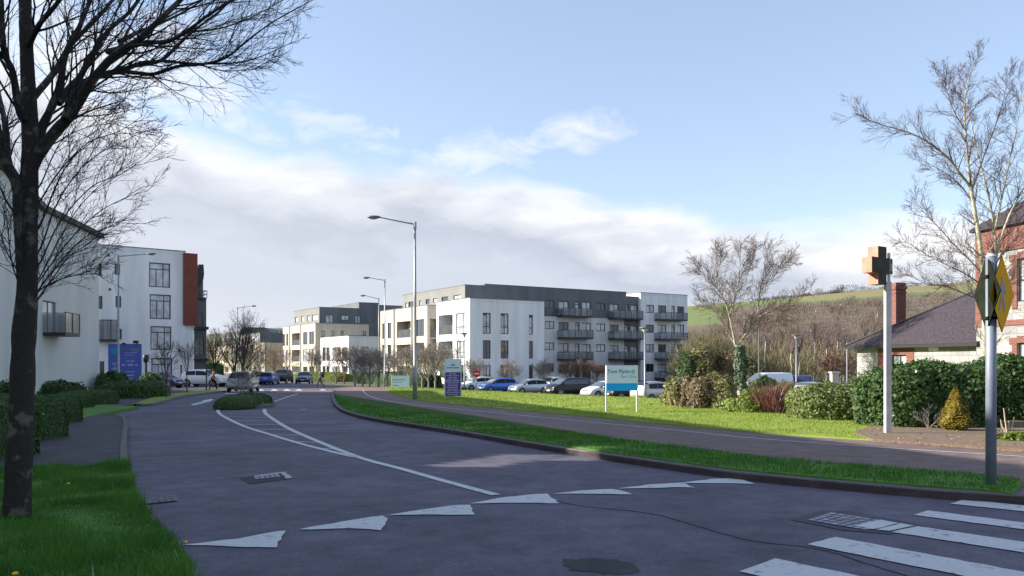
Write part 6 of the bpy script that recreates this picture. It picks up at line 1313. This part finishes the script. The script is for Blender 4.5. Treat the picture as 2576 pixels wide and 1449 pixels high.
# ---- beacon pole with two diamond plates
x, y = gp(2493, 1216, .15); o = thing('crossing_sign_post', 'thick grey pole with two back to back diamond pedestrian crossing plates', 'road sign', (x, y, G(x, y)+.1)); Zb = G(x, y)+.1; k = y/F; dzp = zat(650, y)-Zb
b = MB(); b.tube([(0, 0, -.15), (0, 0, dzp+.02)], .062, 14); b.build('pole', mat('pole_grey', (.22, .25, .31), .5, .2, col2=(.18, .2, .25), nscale=3), o, smooth=True); b = MB(); b.tube([(0, 0, dzp+.02), (0, 0, dzp+.06)], [.066, .04], 14); b.build('cap', M_lens, o)
def plate(cu, cv, hw_, hh, ang, mf, mbk, fig, dy=-.1):
    c = Vector((at(cu, y)[0]-x, dy, zat(cv, y)-Zb)); d = Vector((math.cos(ang), math.sin(ang), 0)); n = Vector((d.y, -d.x, 0)); b = MB()
    q = [c-d*hw_, c-Vector((0, 0, hh)), c+d*hw_, c+Vector((0, 0, hh))]; f = [p+n*.006 for p in q]; g = [p-n*.006 for p in q]; b.cur = 0; b.poly(f); b.cur = 1; b.poly(g[::-1])
    for i in range(4): j = (i+1) % 4; b.quad(f[i], g[i], g[j], f[j])
    b.mi = [0]+[1]*5; pl_ = b.build('plate', [mf, mbk], o)
    if fig:
        b = MB(); F_ = lambda s_, z_: c+d*s_+Vector((0, 0, z_))+n*.010
        hd_ = [F_(math.cos(a)*.035, .185+math.sin(a)*.035) for a in np.linspace(0, 6.28, 11)[:-1]]; b.poly(hd_)
        for P_ in ([(-.05, .14), (.05, .14), (.045, -.02), (-.045, -.02)], [(-.05, .13), (-.12, .0), (-.09, -.01), (-.04, .08)], [(.05, .13), (.12, .02), (.09, .0), (.04, .08)], [(-.045, -.02), (-.12, -.2), (-.08, -.21), (.0, -.03)], [(.045, -.02), (.09, -.2), (.05, -.21), (-.005, -.03)]): b.poly([F_(*p) for p in P_][::-1])
        b.build('walking_figure', mat('sign_figure', (.16, .15, .22), .5), pl_)
    return pl_
M_yel = mat('sign_yellow', (.66, .32, .006), .8, spec=.12, col2=(.56, .34, .02), nscale=2.5); M_bkk = mat('sign_back', (.010, .012, .010), .85, spec=.1, col2=(.018, .024, .010), nscale=5)
plate(2513, 741, .41, .475, math.radians(40.5), M_yel, M_bkk, True, dy=-.06)
plate(2485, 737, .46, .475, math.radians(258), M_bkk, M_bkk, False, dy=.02)
for dz in (-.30, .22): b = MB(); b.box((0, 0, zat(740, y)-Zb+dz), (.17, .14, .035)); b.build('bracket', M_bkk, o)
# ------------------------------------------------------------------ cars
M_tyre = mat('tyre', (.018, .018, .019), .85); M_rim = mat('alloy_rim', (.50, .51, .53), .35, .7); M_cglass = mat('car_glass', (.012, .016, .022), .25, 0, .2); M_cgl2 = mat('car_glass_bright', (.08, .10, .12), .08, 0, .7); M_hl = mat('headlight_glass', (.62, .64, .66), .1, .2, .9); M_tl = mat('tail_light', (.40, .015, .02), .25); M_plate = mat('number_plate', (.62, .62, .58), .5); M_blk = mat('black_plastic', (.02, .02, .022), .6)
PROF = {
 'hatch': [(-.5, .33), (-.497, .52), (-.475, .66), (-.40, .90), (-.33, .965), (-.15, 1.0), (.02, .985), (.10, .94), (.27, .68), (.31, .645), (.42, .56), (.475, .47), (.5, .33)],
 'mpv': [(-.5, .33), (-.497, .56), (-.485, .68), (-.44, .92), (-.38, .975), (-.1, 1.0), (.08, .985), (.16, .93), (.34, .66), (.38, .62), (.45, .53), (.485, .45), (.5, .33)],
 'suv': [(-.5, .36), (-.497, .58), (-.48, .68), (-.43, .90), (-.35, .965), (-.1, 1.0), (.04, .985), (.12, .94), (.25, .72), (.29, .69), (.42, .63), (.48, .54), (.5, .38)],
 'saloon': [(-.5, .38), (-.49, .62), (-.42, .68), (-.36, .72), (-.20, .95), (-.08, 1.0), (.04, .985), (.10, .95), (.26, .69), (.30, .66), (.42, .57), (.48, .47), (.5, .34)],
 'van': [(-.5, .2), (-.499, .6), (-.497, .92), (-.485, .98), (-.3, 1.0), (.1, .995), (.2, .96), (.37, .6), (.40, .57), (.46, .50), (.49, .40), (.5, .22)]}
def interp(T, x):
    for (a, b_), (c, d) in zip(T, T[1:]):
        if a <= x <= c: return b_+(d-b_)*(x-a)/(c-a)
    return T[-1][1]
def car(label, x, y, head, L_, Wd, H, paint_, kind='hatch', z=None, glass=None, group=None, name='parked_car', bright=False, cat='car'):
    z = G(x, y)+.03 if z is None else z; o = thing(name, label, cat, (x, y, z), math.atan2(head[1], head[0]), group); T = PROF[kind]; gm = M_cgl2 if bright else M_cglass
    xs_ = sorted(set([round(p[0], 4) for p in T]+[-.45, -.42, -.30, -.25, -.2, -.12, -.11, -.03, .05, .15, .2, .23, .36, .39, .45])); zs0 = .16*H if kind != 'van' else .12*H; hw_ = Wd/2
    belt = lambda f: H*((.655 if kind != 'van' else .60)-.045*(f+.5))
    rings, info = [], []
    for f in xs_:
        t_ = interp(T, f)*H; end = max(0, abs(f)-.34)/.16; w_ = hw_*(1-.16*end**2.4); zb = min(belt(f), t_-.015); cab = max(0., t_-zb); ins = min(.22, cab*.36)
        lo = zs0+(.06*H if abs(f) > .46 else 0); P = [(w_*.90, lo), (w_*.985, lo+.07*H), (w_, min(.40*H, zb*.8)), (w_*.97, zb*.97), (w_*.955, zb), (w_*.955-ins, t_-min(.05*H, cab*.25)), (w_*.90-ins-.05, t_-.004), (w_*.45, t_+.012*H), (0, t_+.016*H)]
        if cab < .04*H: P[5] = (w_*.92, t_-.004); P[6] = (w_*.8, t_+.004)
        rings.append([(f*L_, q[0], q[1]) for q in P]+[(f*L_, -q[0], q[1]) for q in P[-2::-1]]); info.append((f, t_, zb, cab))
    b = MB(); k = len(rings[0]); idx = [b.verts(r_) for r_ in rings]
    for i in range(len(idx)-1):
        for j in range(k-1): b.face((idx[i]+j, idx[i]+j+1, idx[i+1]+j+1, idx[i+1]+j))
    b.face([idx[0]+j for j in range(k-1, -1, -1)]); b.face([idx[-1]+j for j in range(k)]); b.build('body', paint_, o, smooth=True)
    # glass: side
    zone = (-.40, .22) if kind != 'van' else (.08, .33); pill = (-.12, -.11)
    for sgn in (1, -1):
        b = MB()
        for i in range(len(idx)-1):
            f0, f1 = info[i][0], info[i+1][0]
            if f0 < zone[0]-1e-6 or f1 > zone[1]+.06 or min(info[i][3], info[i+1][3]) < .07*H and f1 > .2 and max(info[i][3], info[i+1][3]) < .1*H: continue
            if abs(f0-pill[0]) < 1e-6: continue
            q = []
            for ii, jj in ((i, 4), (i+1, 4), (i+1, 5), (i, 5)):
                a_, c_ = Vector(rings[ii][4]), Vector(rings[ii][5]); t0_ = .08 if jj == 4 else .9; p = a_.lerp(c_, t0_); q.append((p.x, (p.y+.008)*sgn, p.z+.002))
            b.quad(*(q if sgn > 0 else q[::-1]))
        if b.f: b.build('side_window', gm, o)
    for nm, lo_, hi_ in (('windscreen', .08, .30), ('rear_window', -.475, -.32)) if kind not in ('van',) else (('windscreen', .18, .37),):
        b = MB()
        if kind == 'saloon' and nm == 'rear_window': lo_, hi_ = -.37, -.2
        if kind == 'mpv' and nm == 'windscreen': lo_, hi_ = .15, .345
        st = [i for i in range(len(info)) if lo_-1e-6 <= info[i][0] <= hi_+1e-6]
        for i, j in zip(st, st[1:]):
            for jj in range(5, 11):
                if jj+1 >= k: break
                q = [Vector(rings[a_][c_]) for a_, c_ in ((i, jj), (i, jj+1), (j, jj+1), (j, jj))]; sx_ = .012 if nm == 'windscreen' else -.012; b.quad(*[(p.x+sx_, p.y*.97, p.z+.012) for p in q])
        if b.f: b.build(nm, gm if nm == 'rear_window' else (M_cgl2 if bright else M_cgl2 if head[0] < 0 else M_cglass), o)
    wr = .315 if H < 1.6 else .35
    for fx in (-.315, .325):
        for sgn in (1, -1):
            wx, wy = fx*L_, sgn*(hw_-.10); wh_o = thing('wheel', None, None, (wx, wy, wr)); wh_o.parent = o
            b = MB(); b.tube([(0, -.10, 0), (0, -.08, 0), (0, .08, 0), (0, .10, 0)], [wr*.93, wr, wr, wr*.93], 18); b.build('tyre', M_tyre, wh_o, smooth=False)
            b = MB(); oy = sgn*.105; n5 = 5; b.tube([(0, sgn*.085, 0), (0, sgn*.104, 0)], wr*.16, 8)
            for q in range(n5):
                a = 2*math.pi*q/n5; b.tube([(0, oy, 0), (math.cos(a)*wr*.64, oy-.008*sgn, math.sin(a)*wr*.64)], [.045, .03], 4)
            rr = [(math.cos(a)*wr*.64, oy-.012*sgn, math.sin(a)*wr*.64) for a in np.linspace(0, 6.2832, 17)]; b.tube(rr, .022, 4, caps=False); b.build('rim', M_rim, wh_o)
            b = MB(); b.tube([(fx*L_, sgn*(hw_-.14), wr), (fx*L_, sgn*(hw_+.004), wr)], [wr*1.17, wr*1.17], 20); b.build('wheel_arch', M_blk, o)
    for sgn in (1, -1):
        b = MB(); zf = interp(T, .455)*H*.88; b.ball((.452*L_, sgn*hw_*.70, zf), (.16, .17, .085), 10, 6); b.build('headlight', M_hl, o, smooth=True)
        b = MB(); zr = .60*H; b.ball((-.478*L_, sgn*hw_*.80, zr), (.07, .10, .13), 8, 6); b.build('tail_light', M_tl, o, smooth=True)
        b = MB(); b.ball((.20*L_, sgn*(hw_+.07), belt(.2)+.06), (.06, .11, .075), 8, 6); b.build('wing_mirror', paint_, o, smooth=True)
    b = MB(); b.box((.497*L_, 0, .33*H), (.05, .50, .11)); b.build('number_plate', M_plate, o); b = MB(); b.box((-.497*L_, 0, .50*H), (.05, .50, .11)); b.build('number_plate', M_plate, o)
    b = MB(); b.box((.488*L_, 0, .44*H), (.06, hw_*1.0, .08)); b.box((.492*L_, 0, .24*H), (.05, hw_*1.3, .10)); b.build('grille', M_blk, o)
    b = MB(); b.box((0, 0, .14*H+.05), (L_*.86, Wd*.86, .14)); b.build('underbody', M_blk, o); return o
def cpaint(name, c, met=.2): return mat(name, c, .32, met, .5, coat=.8)
C_w = cpaint('white_car_paint', (.74, .75, .77), 0.); C_s = cpaint('silver_car_paint', (.48, .50, .53), .5); C_b = cpaint('blue_car_paint', (.03, .13, .52), .2); C_k = mat('black_car_paint', (.010, .010, .014), .35, 0, .35, coat=.2); C_bg = cpaint('beige_car_paint', (.46, .41, .37), .4); C_n = cpaint('navy_car_paint', (.025, .035, .10), .2); C_g = cpaint('grey_car_paint', (.22, .24, .25), .4); C_bb = cpaint('bright_blue_car_paint', (.04, .10, .48), .2)
HR = (-.853, -.522); PR_ = 'cars parked in the car park row beside the lawn'
def cpx(u, v, fwd=0.): x, y = gp(u, v, .02); return x, y
def row_car(label, u, v, *a, head=HR, **k):
    Y = 3.12*F/(v-HY); x, y = at(u, Y+.55); car(label, x, y, head, *a, z=-1.575, **k)
row_car('white hatchback parked first in the row beside the purple sign', 1203, 982.5, 4.0, 1.74, 1.5, C_w, 'hatch', group=PR_)
row_car('bright blue hatchback parked between the white and silver cars', 1252, 987, 4.1, 1.76, 1.47, C_b, 'hatch', group=PR_)
row_car('silver hatchback parked between the bright blue and the black cars', 1330, 991.5, 3.9, 1.68, 1.46, C_s, 'hatch', group=PR_)
row_car('black people carrier parked in the row between silver and white cars', 1430, 996.5, 4.45, 1.78, 1.66, C_k, 'mpv', group=PR_, bright=True)
row_car('white hatchback parked left of the clinic sign', 1521, 1001, 4.2, 1.78, 1.46, C_w, 'hatch', group=PR_)
row_car('black off roader parked behind the clinic sign', 1580, 1006.5, 4.4, 1.84, 1.62, C_k, 'suv', group=PR_)
row_car('beige car with its tail towards the lawn at the right end of the row', 1648, 1011, 4.1, 1.74, 1.58, C_bg, 'suv', head=(.80, .60), group=PR_)
x, y = at(1396, 88); car('white car partly hidden behind the silver and black parked cars', x, y, (.6, .8), 4.1, 1.75, 1.5, C_w, 'hatch', z=-1.575)
x, y = at(1930, 80); car('white van with dark side glass behind the shrubs', x, y, (-.95, -.3), 5.0, 1.9, 2.05, C_w, 'van', z=-1.58, name='parked_van', cat='van')
x, y = at(1982, 82); car('dark navy van beside the white van behind the shrubs', x, y, (-.9, .4), 4.6, 1.9, 1.75, C_n, 'van', z=-1.58, name='parked_van', cat='van')
x, y = at(2036, 63); car('silver estate car behind the light green hedge', x, y, (.5, .86), 4.5, 1.8, 1.58, C_s, 'mpv', z=-1.58, bright=True)
x, y = at(2078, 61); car('blue hatchback beside the silver estate behind the hedge', x, y, (-.75, -.66), 4.2, 1.8, 1.56, C_bb, 'hatch', z=-1.58)
x, y = at(2120, 58); car('second blue car nearest the stone house behind the hedge', x, y, (-.75, -.66), 4.3, 1.8, 1.56, C_bb, 'hatch', z=-1.58)
x, y = at(514, 80); car('white crossover car parked facing right in front of the white building', x, y, (.985, -.17), 4.28, 1.8, 1.66, C_w, 'suv', z=G(x, y)+.11)
x, y = at(402, 73); car('dark car mostly hidden behind the low hedge on the left', x, y, (.97, -.25), 4.2, 1.75, 1.42, C_n, 'saloon', z=G(x, y)+.11)
x, y = at(613, 63.); car('pale grey hatchback seen from behind on the road beyond the traffic island', x, y, (-.13, .99), 4.1, 1.8, 1.55, C_s, 'hatch', name='car')
x, y = at(646, 101); car('very dark car beside the blue hatchback at the end of the road', x, y, (.25, .97), 4.4, 1.8, 1.5, C_k, 'saloon')
x, y = at(677, 97); car('bright blue hatchback seen from behind at the end of the road', x, y, (-.05, 1), 4.0, 1.76, 1.46, C_bb, 'hatch')
x, y = at(711, 103); car('black off roader facing the camera at the end of the road', x, y, (.02, -1), 4.5, 1.84, 1.72, C_k, 'suv')
x, y = at(766, 105); car('navy car facing the camera right of the black off roader', x, y, (.12, -.99), 4.4, 1.8, 1.5, C_n, 'saloon')
# ------------------------------------------------------------------ people
def skin_mesh(name, J, E, R, m, parent, sub=1):
    me = bpy.data.meshes.new(name); me.from_pydata([tuple(p) for p in J], E, []); o = bpy.data.objects.new(name, me); COL.objects.link(o); md = o.modifiers.new('s', 'SKIN'); me.skin_vertices if me.skin_vertices else None
    for i, r_ in enumerate(R): me.skin_vertices[0].data[i].radius = (r_, r_) if not isinstance(r_, tuple) else r_
    me.skin_vertices[0].data[0].use_root = True; md.use_smooth_shade = True; s2 = o.modifiers.new('b', 'SUBSURF'); s2.levels = sub; s2.render_levels = sub
    dg = bpy.context.evaluated_depsgraph_get(); m2 = bpy.data.meshes.new_from_object(o.evaluated_get(dg)); bpy.data.objects.remove(o); m2.materials.clear(); m2.materials.append(m); q = bpy.data.objects.new(name, m2); COL.objects.link(q); q.parent = parent; return q
M_skin = mat('skin', (.36, .21, .15), .6); M_hair = mat('dark_hair', (.02, .015, .012), .8)
def person(label, x, y, head, top_m, leg_m, h=1.75, stride=.30):
    o = thing('person', label, 'person', (x, y, G(x, y)+.02), math.atan2(head[1], head[0])); s_ = h/1.75
    J, E, R = [], [], []
    def add(p, r_, par=None): J.append(Vector(p)*s_); R.append(r_*s_ if not isinstance(r_, tuple) else (r_[0]*s_, r_[1]*s_)); i = len(J)-1; (E.append((par, i)) if par is not None else None); return i
    pel = add((0, 0, .93), .12); wa = add((.0, 0, 1.12), .105, pel); ch = add((.02, 0, 1.34), .13, wa); nk = add((.03, 0, 1.48), .055, ch); hb = add((.045, 0, 1.58), .075, nk); ht = add((.05, 0, 1.68), .07, hb)
    legs = {}
    for sg, st in ((1, stride), (-1, -stride)):
        hp = add((0, sg*.09, .90), .085, pel); kn = add((st*.62+.06, sg*.09, .49), .055, hp); an = add((st-.02 if st > 0 else st-.04, sg*.085, .08 if st > 0 else .12), .036, kn); to = add((st+.15 if st > 0 else st+.08, sg*.09, .03), .03, an); legs[sg] = (hp, kn, an, to)
        sh = add((.02, sg*.19, 1.40), .055, ch); el_ = add((-st*.35, sg*.23, 1.13), .042, sh); wr_ = add((-st*.8+.06, sg*.22, .91), .027, el_); pa = add((-st*.8+.08, sg*.22, .84), .03, wr_)
        for q in range(4): f1 = add((-st*.8+.055+.018*q, sg*.22, .78), .010, pa); add((-st*.8+.065+.018*q, sg*.21, .73+.01*abs(q-1.5)), .008, f1)
        add((-st*.8+.13, sg*.20, .80), .010, pa)
    skin_mesh('body', J, E, R, M_skin, o)
    body = J; tp = [0]*0
    J2, E2, R2 = [], [], []
    def a2(p, r_, par=None): J2.append(Vector(p)*s_); R2.append(r_*s_); i = len(J2)-1; (E2.append((par, i)) if par is not None else None); return i
    p0 = a2((0, 0, .90), .145); w0 = a2((0, 0, 1.12), .13, p0); c0_ = a2((.02, 0, 1.34), .15, w0); a2((.03, 0, 1.46), .07, c0_)
    for sg, st in ((1, stride), (-1, -stride)): h0 = a2((.02, sg*.19, 1.40), .07, c0_); e0_ = a2((-st*.35, sg*.23, 1.13), .056, h0); a2((-st*.8+.06, sg*.22, .92), .042, e0_)
    skin_mesh('jacket', J2, E2, R2, top_m, o); J2.clear(); E2.clear(); R2.clear(); p0 = a2((0, 0, .93), .128)
    for sg, st in ((1, stride), (-1, -stride)): h0 = a2((0, sg*.09, .88), .098, p0); k0 = a2((st*.62+.06, sg*.09, .49), .07, h0); a2((st-.02 if st > 0 else st-.04, sg*.085, .11), .055, k0)
    skin_mesh('trousers', J2, E2, R2, leg_m, o)
    for sg, st in ((1, stride), (-1, -stride)): b = MB(); b.ball(((st+.06)*s_, sg*.088*s_, .05*s_), (.14*s_, .05*s_, .05*s_), 10, 6); b.build('shoe', M_blk, o, smooth=True)
    b = MB(); b.ball((.025*s_, 0, 1.665*s_), (.095*s_, .085*s_, .105*s_), 12, 8); b.build('hair', M_hair, o, smooth=True)
    b = MB(); b.ball((.128*s_, 0, 1.615*s_), (.018, .012, .02), 6, 4); b.build('nose', M_skin, o, smooth=True); return o
x, y = gp(806, 977); pe = person('person in grey top and dark trousers walking left across the far road, wearing a backpack', x, y, (-1, -.05), mat('grey_cloth', (.13, .14, .18), .9), mat('dark_trousers', (.03, .03, .045), .9), 1.72)
bk = thing('backpack', 'black backpack on the back of the person crossing the far road', 'backpack', (x+.17, y+.01, G(x, y)+1.0)); b = MB(); b.ball((.08, 0, .22), (.13, .17, .26), 12, 8); b.build('bag', M_blk, bk, smooth=True); b = MB(); b.tube([(.0, .1, .42), (-.12, .12, .46), (-.16, .12, .3), (0, .1, .05)], .02, 5); b.tube([(.0, -.1, .42), (-.12, -.12, .46), (-.16, -.12, .3), (0, -.1, .05)], .02, 5); b.build('strap', M_blk, bk)
x, y = gp(536, 981, .1); person('person in a brown orange jacket walking in front of the white crossover car', x, y, (.95, .3), mat('brown_orange_jacket', (.20, .11, .045), .9), mat('black_trousers', (.015, .015, .018), .9), 1.74)
